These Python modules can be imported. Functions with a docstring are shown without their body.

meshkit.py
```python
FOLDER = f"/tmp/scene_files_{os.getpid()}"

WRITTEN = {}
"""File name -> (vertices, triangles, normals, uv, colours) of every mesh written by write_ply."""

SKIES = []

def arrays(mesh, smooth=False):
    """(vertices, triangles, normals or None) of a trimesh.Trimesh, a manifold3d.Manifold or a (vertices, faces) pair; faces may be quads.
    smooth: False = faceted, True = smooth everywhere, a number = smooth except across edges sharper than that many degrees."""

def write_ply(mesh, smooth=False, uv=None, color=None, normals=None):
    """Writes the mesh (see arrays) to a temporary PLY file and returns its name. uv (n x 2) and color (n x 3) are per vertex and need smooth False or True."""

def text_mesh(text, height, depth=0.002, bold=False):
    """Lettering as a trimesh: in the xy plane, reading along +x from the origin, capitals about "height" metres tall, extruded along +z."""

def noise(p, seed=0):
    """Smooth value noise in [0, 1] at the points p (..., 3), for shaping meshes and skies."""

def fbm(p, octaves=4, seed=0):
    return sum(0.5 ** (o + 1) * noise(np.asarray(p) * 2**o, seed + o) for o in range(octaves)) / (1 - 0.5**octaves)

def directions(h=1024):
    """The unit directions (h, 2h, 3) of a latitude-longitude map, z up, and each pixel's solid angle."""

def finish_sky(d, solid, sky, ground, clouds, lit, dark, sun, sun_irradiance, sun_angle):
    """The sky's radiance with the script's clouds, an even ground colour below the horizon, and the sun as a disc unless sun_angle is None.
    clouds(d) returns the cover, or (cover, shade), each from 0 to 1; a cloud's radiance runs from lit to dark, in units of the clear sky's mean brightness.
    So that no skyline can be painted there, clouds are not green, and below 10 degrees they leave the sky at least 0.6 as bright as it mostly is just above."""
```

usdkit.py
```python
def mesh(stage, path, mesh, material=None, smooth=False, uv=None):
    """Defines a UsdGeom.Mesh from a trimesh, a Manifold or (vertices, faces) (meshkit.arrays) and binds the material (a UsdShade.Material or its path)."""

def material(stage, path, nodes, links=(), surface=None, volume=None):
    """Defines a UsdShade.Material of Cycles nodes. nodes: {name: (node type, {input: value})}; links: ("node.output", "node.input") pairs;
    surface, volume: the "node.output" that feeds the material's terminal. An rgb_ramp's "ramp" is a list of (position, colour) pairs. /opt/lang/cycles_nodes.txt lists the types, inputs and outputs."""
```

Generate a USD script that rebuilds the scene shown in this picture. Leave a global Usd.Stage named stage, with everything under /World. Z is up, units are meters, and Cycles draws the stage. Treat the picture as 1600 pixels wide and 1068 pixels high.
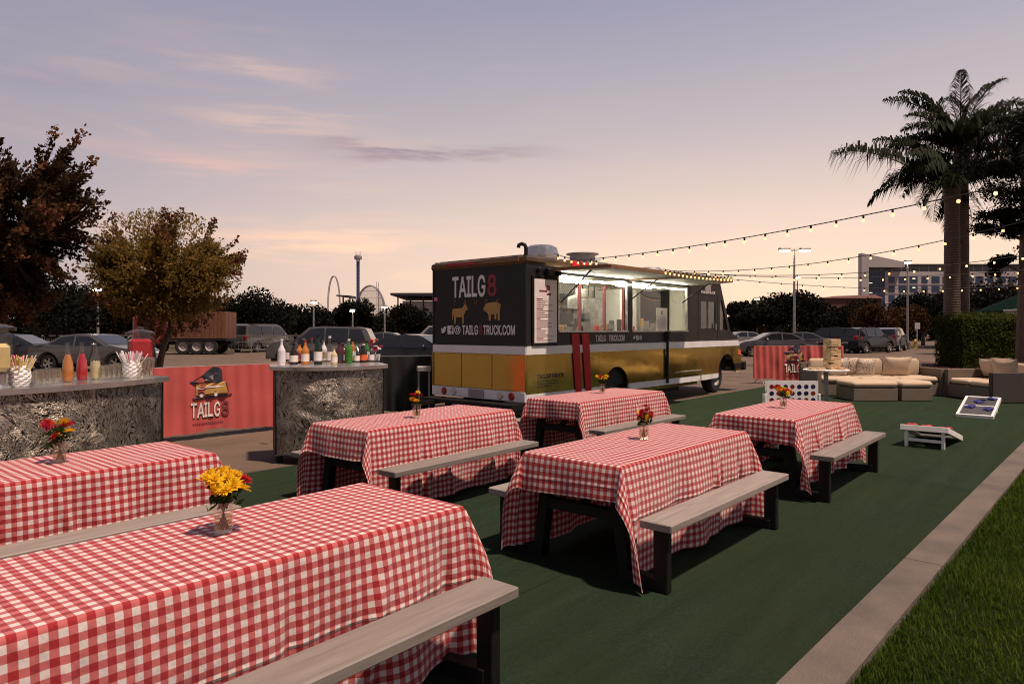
import math, random
import numpy as np, trimesh
import shapely.geometry as sg
from shapely import affinity
import usdkit, meshkit
from pxr import Usd, UsdGeom, UsdLux, UsdShade, Gf, Vt, Sdf

stage = Usd.Stage.CreateInMemory()
UsdGeom.SetStageUpAxis(stage, 'Z'); UsdGeom.SetStageMetersPerUnit(stage, 1.0)
UsdGeom.Xform.Define(stage, '/World'); UsdGeom.Scope.Define(stage, '/World/Looks')
PI = math.pi

# ------------------------------------------------------------------ node graphs
class R(str): pass
class H:
    def __init__(s, n): s.n = n
    def __getitem__(s, k): return R(f'{s.n}.{k}')
class Graph:
    def __init__(s): s.nodes, s.links = {}, []
    def __call__(s, kind, **kw):
        n = f'n{len(s.nodes)}'; vals = {}
        for k, v in kw.items():
            if isinstance(v, R): s.links.append((str(v), f'{n}.{k}'))
            else: vals[k] = v
        s.nodes[n] = (kind, vals); return H(n)
    def math(s, op, a, b=0.0, clamp=False): return s('math', math_type=op, value1=a, value2=b, use_clamp=clamp)['value']
    def mix(s, fac, a, b, t='mix'): return s('mix', mix_type=t, fac=fac, color1=a, color2=b)['color']
    def build(s, name, surface=None, volume=None):
        return usdkit.material(stage, '/World/Looks/' + name, s.nodes, s.links, surface=surface, volume=volume)

# ------------------------------------------------------------------ camera, sky, sun, exposure
F, HOR, CH = 1062.0, 514.0, 1.64            # focal length and horizon in photo pixels (1600 wide), eye height
cam = UsdGeom.Camera.Define(stage, '/World/camera')
cam.AddTranslateOp().Set(Gf.Vec3d(0, 0, CH)); cam.AddRotateXOp().Set(90.0)
cam.CreateHorizontalApertureAttr(36.0); cam.CreateVerticalApertureAttr(24.03)
cam.CreateFocalLengthAttr(36.0 * F / 1600); cam.CreateVerticalApertureOffsetAttr(-36.0 * (534 - HOR) / 1600)
cam.CreateClippingRangeAttr(Gf.Vec2f(0.05, 5000)); cam.CreateFStopAttr(0.0)
EXPOSURE = 1.0
cam.CreateExposureAttr(EXPOSURE)
SUN = np.array([0.31, -0.22, 0.93]); SUN /= np.linalg.norm(SUN)
SUN_EL, SUN_ROT = math.asin(SUN[2]), math.atan2(SUN[0], SUN[1])
SUN_INT, SUN_COL, SKY_STR, SKY_GAIN = 0.69, (1.0, 0.78, 0.63), 0.1, 3.75

def make_sky():
    g = Graph()
    sky = g('sky_texture', sky_type='single_scattering', sun_disc=False, sun_elevation=SUN_EL, sun_rotation=SUN_ROT, aerosol_density=1.0)['color']
    v = g('texture_coordinate')['generated']
    s = g('separate_xyz', vector=v); x, y, z = s['x'], s['y'], s['z']
    up = g.math('maximum', z, 0.0)
    el = g.math('arcsine', up)
    az = g.math('arctan2', x, y)
    # dusk: the air glows peach low down and turns to lavender above; brighter towards the set sun ahead on the right
    tint = g('rgb_ramp', fac=g.math('multiply', el, 1 / 1.1), ramp=SKY_RAMP)['color']
    lum = g('rgb_to_bw', color=sky)['val']
    even = g.math('multiply', g.math('power', lum, 0.35), SKY_GAIN)           # a sunken sun: far less glare than at noon
    base = g.mix(1.0, tint, even, 'multiply')
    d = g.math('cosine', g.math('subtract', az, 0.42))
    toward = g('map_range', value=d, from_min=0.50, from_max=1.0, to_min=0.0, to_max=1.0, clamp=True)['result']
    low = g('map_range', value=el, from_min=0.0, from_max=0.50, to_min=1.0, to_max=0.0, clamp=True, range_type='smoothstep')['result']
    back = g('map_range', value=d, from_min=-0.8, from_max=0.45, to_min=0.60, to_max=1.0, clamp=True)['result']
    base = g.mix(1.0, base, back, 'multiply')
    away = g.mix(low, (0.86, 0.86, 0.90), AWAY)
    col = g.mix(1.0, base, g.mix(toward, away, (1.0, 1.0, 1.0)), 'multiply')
    # thin cloud streaks
    vec = g('combine_xyz', x=g.math('multiply', az, 3.2), y=g.math('multiply', el, 26.0), z=0.0)['vector']
    nz = g('noise_texture', vector=vec, scale=1.0, detail=5, roughness=0.55, distortion=0.6)['fac']
    band = g('map_range', value=nz, from_min=0.47, from_max=0.75, to_min=0.0, to_max=1.0, clamp=True, range_type='smoothstep')['result']
    lowm = g('map_range', value=el, from_min=0.02, from_max=0.5, to_min=0.75, to_max=0.25, clamp=True)['result']
    col = g.mix(g.math('multiply', band, g.math('multiply', lowm, g.math('subtract', 1.15, toward, True))), col, g.mix(1.0, col, (1.45, 1.20, 1.0), 'multiply'))
    def streak(col, u, vv, su, sv, tone, fac):
        dx, dz = (u - 800) / F, (HOR - vv) / F
        a0, e0 = math.atan(dx), math.atan(dz / math.hypot(1, dx))
        wob = g.math('multiply', g.math('subtract', nz, 0.5), 0.10)
        ea = g.math('divide', g.math('subtract', az, a0), su / F)
        ee = g.math('divide', g.math('subtract', g.math('add', el, wob), e0), sv / F)
        r2 = g.math('add', g.math('multiply', ea, ea), g.math('multiply', ee, ee))
        m = g.math('exponent', g.math('multiply', r2, -1.0))
        n2 = g('map_range', value=g('noise_texture', vector=vec, scale=2.6, detail=4, roughness=0.6)['fac'], from_min=0.28, from_max=0.52, clamp=True)['result']
        return g.mix(g.math('multiply', g.math('multiply', m, n2), fac), col, g.mix(1.0, col, tone, 'multiply'))
    for st in STREAKS: col = streak(col, *st)
    bg = g('background_shader', color=col, strength=SKY_STR)['background']
    return g.build('sky_look', surface=bg)
SKY_RAMP = [(0.0, (0.88, 0.61, 0.42)), (0.08, (0.84, 0.61, 0.45)), (0.14, (0.75, 0.58, 0.49)), (0.26, (0.535, 0.468, 0.488)), (0.40, (0.375, 0.365, 0.475)), (1.0, (0.20, 0.215, 0.34))]
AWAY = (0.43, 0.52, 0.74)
STREAKS = [(665, 236, 150, 11, (0.66, 0.60, 0.68), 1.0), (390, 103, 110, 14, (1.55, 1.27, 1.03), 0.9), (430, 200, 120, 17, (1.55, 1.25, 1.0), 0.9), (250, 240, 120, 14, (1.3, 1.08, 0.98), 0.7),
           (470, 372, 170, 16, (1.42, 1.19, 0.97), 0.9), (60, 120, 120, 16, (0.92, 0.90, 0.95), 0.7), (380, 250, 100, 12, (1.2, 1.05, 0.98), 0.6)]
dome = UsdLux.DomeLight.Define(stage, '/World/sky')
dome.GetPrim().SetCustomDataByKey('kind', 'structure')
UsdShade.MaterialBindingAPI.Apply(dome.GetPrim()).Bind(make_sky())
sun = UsdLux.DistantLight.Define(stage, '/World/sun')
sun.CreateIntensityAttr(SUN_INT); sun.CreateAngleAttr(3.0); sun.CreateColorAttr(Gf.Vec3f(*SUN_COL)); sun.CreateNormalizeAttr(True)
sun.AddTransformOp().Set(Gf.Matrix4d().SetLookAt(Gf.Vec3d(*(SUN * 50)), Gf.Vec3d(0, 0, 0), Gf.Vec3d(0, 0, 1)).GetInverse())

# ------------------------------------------------------------------ materials
def M(name, col, rough=0.55, var=0.18, scale=7.0, metal=0.0, bump=0.0, bs=60.0, spec=0.5, coat=0.0, sheen=0.0, rnd=0.0, world=False, col2=None, detail=4):
    g = Graph()
    v = g('geometry')['position'] if world else g('texture_coordinate')['object']
    nz = g('noise_texture', vector=v, scale=scale, detail=detail, roughness=0.6)['fac']
    f = g('map_range', value=nz, from_min=0.3, from_max=0.7, clamp=True)['result']
    c2 = col2 or tuple(min(1, c * (1 + var)) for c in col)
    c = g.mix(f, tuple(c_ * (1 - var) for c_ in col), c2)
    if rnd:
        r = g('object_info')['random']
        c = g.mix(1.0, c, g('map_range', value=r, to_min=1 - rnd, to_max=1 + rnd)['result'], 'multiply')
    rr = g('map_range', value=nz, from_min=0.3, from_max=0.7, to_min=max(0.02, rough - 0.08), to_max=min(1, rough + 0.1), clamp=True)['result']
    kw = dict(base_color=c, roughness=rr, metallic=metal, specular_ior_level=spec, coat_weight=coat, sheen_weight=sheen)
    if bump:
        n2 = g('noise_texture', vector=v, scale=bs, detail=4, roughness=0.65)['fac']
        kw['normal'] = g('bump', height=n2, strength=min(1, bump), distance=0.02 * bump)['normal']
    return g.build(name, surface=g('principled_bsdf', **kw)['BSDF'])

def M_leaf(name, a, b, trans=0.35, rough=0.75):
    g = Graph()
    r = g('geometry')['random_per_island']
    nz = g('noise_texture', vector=g('texture_coordinate')['object'], scale=1.3, detail=2)['fac']
    f = g.math('add', g.math('multiply', r, 0.6), g.math('multiply', g.math('subtract', nz, 0.3), 0.9), True)
    c = g.mix(f, a, b)
    p = g('principled_bsdf', base_color=c, roughness=rough, specular_ior_level=0.12)['BSDF']
    t = g('translucent_bsdf', color=c)['BSDF']
    return g.build(name, surface=g('mix_closure', fac=trans, closure1=p, closure2=t)['closure'])

def M_emit(name, col, strength):
    g = Graph(); return g.build(name, surface=g('emission', color=col, strength=strength)['emission'])

def M_glass(name, tint=(1, 1, 1), rough=0.02, gloss=(1, 1, 1), ior=1.5, base=0.0):
    g = Graph()
    fa = g('layer_weight', blend=0.5)['facing']
    fr = g.math('add', g.math('multiply', g.math('power', fa, 4.0), 0.55), max(0.04, base), True)
    return g.build(name, surface=g('mix_closure', fac=fr, closure1=g('transparent_bsdf', color=tint)['BSDF'], closure2=g('glossy_bsdf', color=gloss, roughness=rough)['BSDF'])['closure'])

def M_cloth():
    g = Graph()
    uv = g('attribute', attribute='st')['vector']
    s = g('separate_xyz', vector=uv)
    P = 0.051
    def band(c):
        fr = g.math('fraction', g.math('divide', c, P))
        tri = g.math('absolute', g.math('subtract', fr, 0.5))
        return g('map_range', value=tri, from_min=0.238, from_max=0.262, clamp=True)['result']
    a, b = band(s['x']), band(s['y'])
    sm = g.math('multiply', g.math('add', a, b), 0.5)
    c = g('rgb_ramp', fac=sm, ramp=[(0.0, (0.73, 0.64, 0.595)), (0.5, (0.54, 0.135, 0.13)), (1.0, (0.34, 0.017, 0.022))])['color']
    we = g('noise_texture', vector=g('mapping', vector=uv, scale=(900, 900, 1))['vector'], scale=1.0, detail=1)['fac']
    c = g.mix(0.16, c, g.mix(1.0, c, g.mix(1.0, (1.6, 1.6, 1.6), we, 'multiply'), 'multiply'))
    cr = g('noise_texture', vector=g('mapping', vector=uv, scale=(9, 5, 1))['vector'], scale=1.0, detail=4, roughness=0.6)['fac']
    def crease(c, step):                          # lines pressed in while the cloth lay folded
        d = g.math('absolute', g.math('subtract', g.math('fraction', g.math('divide', c, step)), 0.5))
        return g('map_range', value=d, from_min=0.0, from_max=0.035, to_min=1.0, to_max=0.0, clamp=True)['result']
    cl = g.math('add', crease(s['x'], 0.41), crease(s['y'], 0.37))
    h = g.math('add', g.math('add', cr, g.math('multiply', we, 0.06)), g.math('multiply', cl, 0.22))
    nrm = g('bump', height=h, strength=0.85, distance=0.028)['normal']
    p = g('principled_bsdf', base_color=c, roughness=0.85, specular_ior_level=0.2, sheen_weight=0.25, normal=nrm)['BSDF']
    t = g('translucent_bsdf', color=c, normal=nrm)['BSDF']
    return g.build('gingham_cloth', surface=g('mix_closure', fac=0.14, closure1=p, closure2=t)['closure'])

def M_turf():
    g = Graph(); v = g('geometry')['position']
    a = g('noise_texture', vector=v, scale=75, detail=4, roughness=0.85)['fac']
    b = g('noise_texture', vector=v, scale=0.9, detail=4, roughness=0.6)['fac']
    c = g.mix(g('map_range', value=a, from_min=0.3, from_max=0.72, clamp=True)['result'], (0.011, 0.021, 0.0125), (0.036, 0.060, 0.036))
    c = g.mix(g('map_range', value=b, from_min=0.35, from_max=0.7, to_min=0.0, to_max=0.8, clamp=True)['result'], c, (0.028, 0.037, 0.018))
    s = g('separate_xyz', vector=v)
    qq = g.math('add', g.math('multiply', s['x'], 0.752), g.math('multiply', s['y'], -0.659)); dd = g.math('add', g.math('multiply', s['x'], 0.659), g.math('multiply', s['y'], 0.752))
    st = g('noise_texture', vector=g('combine_xyz', x=g.math('multiply', qq, 6.0), y=g.math('multiply', dd, 0.5), z=0.0)['vector'], scale=1.0, detail=5, roughness=0.7)['fac']
    c = g.mix(1.0, c, g('map_range', value=st, from_min=0.3, from_max=0.7, to_min=0.87, to_max=1.15, clamp=True)['result'], 'multiply')
    sm = g.math('absolute', g.math('subtract', g.math('fraction', g.math('divide', g.math('add', qq, 0.9), 3.66)), 0.5))
    c = g.mix(g('map_range', value=sm, from_min=0.0, from_max=0.003, to_min=0.55, to_max=0.0, clamp=True)['result'], c, (0.006, 0.010, 0.007))
    n = g('bump', height=a, strength=1.0, distance=0.016)['normal']
    return g.build('turf', surface=g('principled_bsdf', base_color=c, roughness=0.95, specular_ior_level=0.04, normal=n)['BSDF'])

def M_asphalt():
    g = Graph(); v = g('geometry')['position']
    a = g('noise_texture', vector=v, scale=120, detail=3, roughness=0.7)['fac']
    b = g('noise_texture', vector=v, scale=0.7, detail=5, roughness=0.65)['fac']
    cr = g('voronoi_texture', vector=g('mix_vector', fac=0.12, a=v, b=g('noise_texture', vector=v, scale=2.0, detail=3)['color'])['result'], scale=0.35, feature='distance_to_edge')['distance']
    c = g.mix(g('map_range', value=b, from_min=0.3, from_max=0.7, clamp=True)['result'], (0.078, 0.052, 0.036), (0.145, 0.100, 0.068))
    c = g.mix(0.5, c, g.mix(1.0, c, g.mix(1.0, (2.0, 2.0, 2.0), a, 'multiply'), 'multiply'))
    c = g.mix(g('map_range', value=cr, from_min=0.0, from_max=0.008, to_min=0.6, to_max=0.0, clamp=True)['result'], c, (0.02, 0.017, 0.015))
    n = g('bump', height=a, strength=0.5, distance=0.01)['normal']
    return g.build('asphalt', surface=g('principled_bsdf', base_color=c, roughness=0.85, specular_ior_level=0.3, normal=n)['BSDF'])

def M_thatch():
    """Swirled, brushed metal strands on the bar fronts."""
    g = Graph(); v = g('texture_coordinate')['object']
    flow = g('noise_texture', vector=v, scale=3.2, detail=1)['color']
    vv = g('mix_vector', fac=0.34, a=v, b=flow, use_clamp=False)['result']
    out = None; hs = None
    for k, (sc, rot) in enumerate([((34, 34, 9), 0.5), ((30, 30, 11), -0.7), ((44, 44, 14), 1.2)]):
        m = g('mapping', vector=vv, rotation=(rot, rot * 0.7, 0.3), scale=sc)['vector']
        nz = g('noise_texture', vector=m, scale=1.0, detail=2, roughness=0.5, distortion=1.6)['fac']
        ln = g('map_range', value=g.math('absolute', g.math('subtract', nz, 0.5)), from_min=0.0, from_max=0.06, to_min=1.0, to_max=0.0, clamp=True)['result']
        out = ln if out is None else g.math('maximum', out, ln)
    big = g('noise_texture', vector=v, scale=3.5, detail=2)['fac']
    f = g.math('multiply', out, g('map_range', value=big, from_min=0.25, from_max=0.6, to_min=0.35, to_max=1.0, clamp=True)['result'])
    c = g.mix(f, (0.045, 0.032, 0.022), (0.62, 0.54, 0.44))
    n = g('bump', height=out, strength=0.55, distance=0.010)['normal']
    return g.build('swirled_metal', surface=g('principled_bsdf', base_color=c, roughness=0.33, metallic=0.85, normal=n)['BSDF'])

def M_wicker(name, a, b):
    g = Graph(); v = g('texture_coordinate')['object']
    s = g('separate_xyz', vector=v)
    h1 = g.math('sine', g.math('multiply', s['z'], 2 * PI / 0.022))
    h2 = g.math('sine', g.math('multiply', g.math('add', s['x'], s['y']), 2 * PI / 0.045))
    w = g.math('multiply', h1, h2)
    f = g('map_range', value=w, from_min=-0.7, from_max=0.7, clamp=True)['result']
    nz = g('noise_texture', vector=v, scale=9, detail=3)['fac']
    c = g.mix(f, a, g.mix(nz, b, tuple(x * 0.65 for x in b)))
    n = g('bump', height=w, strength=0.6, distance=0.006)['normal']
    return g.build(name, surface=g('principled_bsdf', base_color=c, roughness=0.6, normal=n)['BSDF'])

def M_wood(name, a, b, sc=(1.2, 14, 14), rough=0.6):
    g = Graph(); v = g('mapping', vector=g('texture_coordinate')['object'], scale=sc)['vector']
    nz = g('noise_texture', vector=v, scale=2.0, detail=6, roughness=0.65, distortion=0.5)['fac']
    c = g.mix(g('map_range', value=nz, from_min=0.3, from_max=0.7, clamp=True)['result'], a, b)
    r = g('object_info')['random']
    c = g.mix(1.0, c, g('map_range', value=r, to_min=0.85, to_max=1.15)['result'], 'multiply')
    return g.build(name, surface=g('principled_bsdf', base_color=c, roughness=rough, normal=g('bump', height=nz, strength=0.35, distance=0.006)['normal'])['BSDF'])

def M_pattern_pillow():
    g = Graph(); v = g('texture_coordinate')['object']
    vo = g('voronoi_texture', vector=v, scale=22)['distance']
    f = g('map_range', value=vo, from_min=0.30, from_max=0.36, to_min=1, to_max=0, clamp=True)['result']
    c = g.mix(f, (0.52, 0.44, 0.35), (0.16, 0.10, 0.07))
    return g.build('patterned_fabric', surface=g('principled_bsdf', base_color=c, roughness=0.9)['BSDF'])

def M_bark(name, a, b, ring=0.0):
    g = Graph(); v = g('texture_coordinate')['object']
    nz = g('noise_texture', vector=g('mapping', vector=v, scale=(9, 9, 2.5))['vector'], scale=1.5, detail=5, roughness=0.65)['fac']
    h = nz
    if ring:
        s = g('separate_xyz', vector=v)
        w = g.math('sine', g.math('add', g.math('multiply', s['z'], 2 * PI / ring), g.math('multiply', nz, 2.5)))
        h = g.math('add', g.math('multiply', w, 0.25), nz)
    c = g.mix(g('map_range', value=h, from_min=0.25, from_max=0.75, clamp=True)['result'], a, b)
    return g.build(name, surface=g('principled_bsdf', base_color=c, roughness=0.85, normal=g('bump', height=h, strength=0.8, distance=0.03)['normal'])['BSDF'])

def M_fold_red():
    g = Graph(); v = g('texture_coordinate')['object']
    nz = g('noise_texture', vector=v, scale=5, detail=4)['fac']
    c = g.mix(nz, (0.42, 0.060, 0.050), (0.52, 0.085, 0.070))
    nn = g('noise_texture', vector=g('mapping', vector=v, scale=(7, 7, 0.6))['vector'], scale=1, detail=3)['fac']
    p = g('principled_bsdf', base_color=c, roughness=0.7, sheen_weight=0.15, normal=g('bump', height=nn, strength=0.5, distance=0.03)['normal'])['BSDF']
    return g.build('red_fabric', surface=p)

def M_carpaint(name, col, metal=0.3, rough=0.32):
    g = Graph(); nz = g('noise_texture', vector=g('texture_coordinate')['object'], scale=4, detail=4)['fac']
    c = g.mix(nz, tuple(x * 0.88 for x in col), tuple(min(1, x * 1.1) for x in col))
    return g.build(name, surface=g('principled_bsdf', base_color=c, roughness=rough, metallic=metal, coat_weight=0.6, coat_roughness=0.08)['BSDF'])

def M_gold():
    g = Graph(); v = g('texture_coordinate')['object']
    nz = g('noise_texture', vector=v, scale=1.6, detail=3)['fac']
    n2 = g('noise_texture', vector=v, scale=3, detail=2)['fac']
    c = g.mix(nz, (0.50, 0.36, 0.085), (0.58, 0.44, 0.12))
    rr = g('map_range', value=n2, from_min=0.3, from_max=0.7, to_min=0.09, to_max=0.16, clamp=True)['result']
    return g.build('gold_chrome_wrap', surface=g('principled_bsdf', base_color=c, metallic=0.92, roughness=rr, normal=g('bump', height=nz, strength=0.12, distance=0.03)['normal'])['BSDF'])

m = {}
m['cloth'] = M_cloth(); m['turf'] = M_turf(); m['asphalt'] = M_asphalt(); m['thatch'] = M_thatch(); m['gold'] = M_gold(); m['redfab'] = M_fold_red(); m['rim'] = M('roof_rim_bronze', (0.11, 0.065, 0.022), 0.32, 0.4, 2.5, metal=0.6)
m['bench'] = M_wood('bench_wood', (0.175, 0.148, 0.126), (0.265, 0.228, 0.196)); m['blackmetal'] = M('black_metal', (0.009, 0.0075, 0.007), 0.5, spec=0.22)
m['concrete'] = M('kerb_concrete', (0.118, 0.094, 0.073), 0.85, 0.34, 2.2, bump=0.8, bs=70, detail=8, world=True); m['soil'] = M('lawn_soil', (0.010, 0.015, 0.004), 0.95, 0.3, 5, world=True, spec=0.03)
m['blade'] = M_leaf('grass_blade', (0.034, 0.064, 0.005), (0.135, 0.170, 0.016), 0.35); m['mulch'] = M('bark_mulch', (0.085, 0.028, 0.016), 0.95, 0.5, 25, bump=1.0, bs=60, world=True)
m['blackwrap'] = M('black_wrap', (0.018, 0.0145, 0.013), 0.45, 0.12, 1.5, spec=0.3); m['white'] = M('white_paint', (0.72, 0.69, 0.66), 0.45, 0.06, 3); m['offwhite'] = M('paper_white', (0.74, 0.66, 0.60), 0.8, 0.05, 4)
m['red'] = M('red_vinyl', (0.45, 0.010, 0.016), 0.45, 0.1, spec=0.2); m['darkred'] = M('dark_red_vinyl', (0.26, 0.02, 0.025), 0.5, 0.1); m['maroon'] = M('maroon_print', (0.20, 0.03, 0.045), 0.7, 0.1); m['brownprint'] = M('brown_print', (0.20, 0.10, 0.035), 0.6, 0.1)
m['goldprint'] = M('gold_print', (0.42, 0.24, 0.06), 0.5, 0.12, 12); m['blackprint'] = M('black_print', (0.02, 0.015, 0.01), 0.6, 0.1); m['navy'] = M('navy_print', (0.022, 0.022, 0.035), 0.6, 0.15, 10); m['greyprint'] = M('grey_print', (0.30, 0.26, 0.25), 0.8, 0.1)
m['steel'] = M('stainless_steel', (0.48, 0.46, 0.43), 0.3, 0.1, 4, metal=0.9); m['hoodgrey'] = M('hood_filter_grey', (0.085, 0.08, 0.07), 0.5, 0.2, 10); m['dullsteel'] = M('galvanised_steel', (0.30, 0.28, 0.26), 0.5, 0.2, 6, metal=0.6); m['rubber'] = M('tyre_rubber', (0.014, 0.013, 0.012), 0.8); m['dark'] = M('dark_underside', (0.012, 0.011, 0.010), 0.8)
m['cream'] = M('kitchen_wall', (0.62, 0.60, 0.50), 0.4, 0.08, 3); m['pane'] = M_glass('window_glass'); m['clear'] = M_glass('clear_glass', (0.95, 0.96, 0.94), 0.10, (1, 0.97, 0.92), 1.45, 0.07)
m['tumbler'] = M_glass('tumbler_glass', (0.97, 0.96, 0.93), 0.22, (1, 0.95, 0.85), 1.45, 0.17)
m['carglass'] = M('car_glass', (0.012, 0.013, 0.015), 0.06, 0.05, coat=0.5)
m['blackcloth'] = M('black_linen', (0.008, 0.0075, 0.007), 0.85, 0.2, 9, bump=0.5, bs=5)
m['wicker'] = M_wicker('wicker', (0.045, 0.032, 0.022), (0.25, 0.185, 0.125)); m['wicker2'] = M_wicker('shade_toned_wicker', (0.010, 0.007, 0.005), (0.05, 0.034, 0.022)); m['cushion'] = M('tan_cushion', (0.47, 0.36, 0.25), 0.9, 0.08, 6, bump=0.3, bs=300); m['pillow'] = M('peach_pillow', (0.48, 0.36, 0.25), 0.9, 0.08, 6, bump=0.3, bs=300); m['patterned'] = M_pattern_pillow()
m['palmbark'] = M_bark('palm_bark', (0.055, 0.036, 0.024), (0.145, 0.095, 0.062), 0.11); m['bark'] = M_bark('tree_bark', (0.05, 0.03, 0.02), (0.14, 0.085, 0.055))
m['frond'] = M_leaf('palm_frond', (0.014, 0.018, 0.007), (0.045, 0.048, 0.020), 0.25); m['leaf_dark'] = M_leaf('dark_leaf', (0.006, 0.006, 0.003), (0.021, 0.018, 0.008)); m['leaf_lit'] = M_leaf('lit_myrtle_leaf', (0.13, 0.085, 0.018), (0.52, 0.31, 0.08), 0.45)  # myrtle leaves brightened to gold; the light on them is in the colour
m['leaf_shade'] = M_leaf('shaded_myrtle_leaf', (0.028, 0.018, 0.008), (0.125, 0.052, 0.020), 0.35); m['bloom'] = M_leaf('faded_bloom', (0.10, 0.040, 0.018), (0.22, 0.085, 0.040), 0.3); m['hedge'] = M_leaf('hedge_leaf', (0.034, 0.046, 0.008), (0.18, 0.185, 0.038), 0.3); m['leaf_autumn'] = M_leaf('autumn_leaf', (0.035, 0.016, 0.006), (0.10, 0.045, 0.015), 0.3)  # same myrtle leaf darkened, its shade put into the colour
m['boardgrey'] = M('board_grey', (0.055, 0.05, 0.052), 0.6, 0.1); m['blue'] = M('blue_fabric', (0.018, 0.022, 0.15), 0.85, 0.15, 20); m['bagred'] = M('red_fabric_bag', (0.36, 0.02, 0.025), 0.85, 0.15, 20); m['disc_blue'] = M('blue_plastic', (0.025, 0.02, 0.12), 0.4); m['disc_red'] = M('red_plastic', (0.42, 0.03, 0.02), 0.4)
m['pine'] = M_wood('pine_block', (0.50, 0.33, 0.17), (0.66, 0.47, 0.27), (8, 30, 30)); m['plank'] = M_wood('stained_plank', (0.085, 0.030, 0.013), (0.17, 0.068, 0.032), (10, 10, 1))
m['yellowpaint'] = M('yellow_paint', (0.50, 0.30, 0.02), 0.5, 0.15); m['bulb'] = M_emit('bulb_glow', (1.0, 0.45, 0.15), 1.9); m['tube'] = M_emit('tube_glow', (1.0, 0.97, 0.74), 19.0); m['tube2'] = M_emit('added_awning_glow', (1.0, 0.96, 0.74), 20.0); m['lamp'] = M_emit('street_lamp_glow', (1.0, 0.86, 0.58), 16.0); m['win_lit'] = M_emit('lit_window', (1.0, 0.92, 0.62), 0.75)
m['wall_pale'] = M('pale_render', (0.40, 0.355, 0.35), 0.85, 0.06, 0.3, world=True); m['glass_blue'] = M('blue_curtain_glass', (0.030, 0.045, 0.090), 0.15, 0.15, 0.3); m['win_dark'] = M('far_window_glass', (0.08, 0.078, 0.085), 0.2, 0.2, 0.4); m['hazed_blue'] = M('hazed_blue_steel', (0.10, 0.125, 0.25), 0.8); m['hazed_grey'] = M('hazed_grey_steel', (0.24, 0.21, 0.22), 0.8); m['canopy'] = M('dark_roof', (0.03, 0.027, 0.03), 0.8); m['green'] = M('green_canvas', (0.004, 0.012, 0.009), 0.9, spec=0.03); m['brick'] = M('dark_brick', (0.10, 0.04, 0.03), 0.9)  # ride steel is paled, with distance haze put into its colours
for k, c in dict(silver=(0.11, 0.106, 0.106), black=(0.014, 0.014, 0.017), grey=(0.10, 0.10, 0.11), carwhite=(0.24, 0.225, 0.215), blueblack=(0.022, 0.025, 0.035), tan=(0.10, 0.09, 0.08), redcar=(0.14, 0.015, 0.012)).items(): m['p_' + k] = M_carpaint('car_paint_' + k, c)
m['taillight'] = M('tail_light', (0.28, 0.01, 0.012), 0.2); m['headlight'] = M('head_light', (0.55, 0.54, 0.50), 0.12, metal=0.4)
for k, c in dict(amber=(0.48, 0.17, 0.03), redliq=(0.42, 0.012, 0.02), pale=(0.55, 0.46, 0.26), green_b=(0.035, 0.16, 0.02), darkgreen=(0.008, 0.022, 0.010), darkb=(0.022, 0.012, 0.010), whitey=(0.68, 0.64, 0.66), orange=(0.62, 0.12, 0.03), winered=(0.07, 0.015, 0.02), straw_p=(0.72, 0.16, 0.30), straw_y=(0.74, 0.58, 0.12), straw_w=(0.78, 0.72, 0.70), lemon=(0.72, 0.55, 0.26)).items(): m[k] = M('bottle_' + k, c, 0.10 if k not in ('orange', 'straw_p', 'straw_y', 'straw_w') else 0.5, 0.1, coat=0.4)
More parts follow.
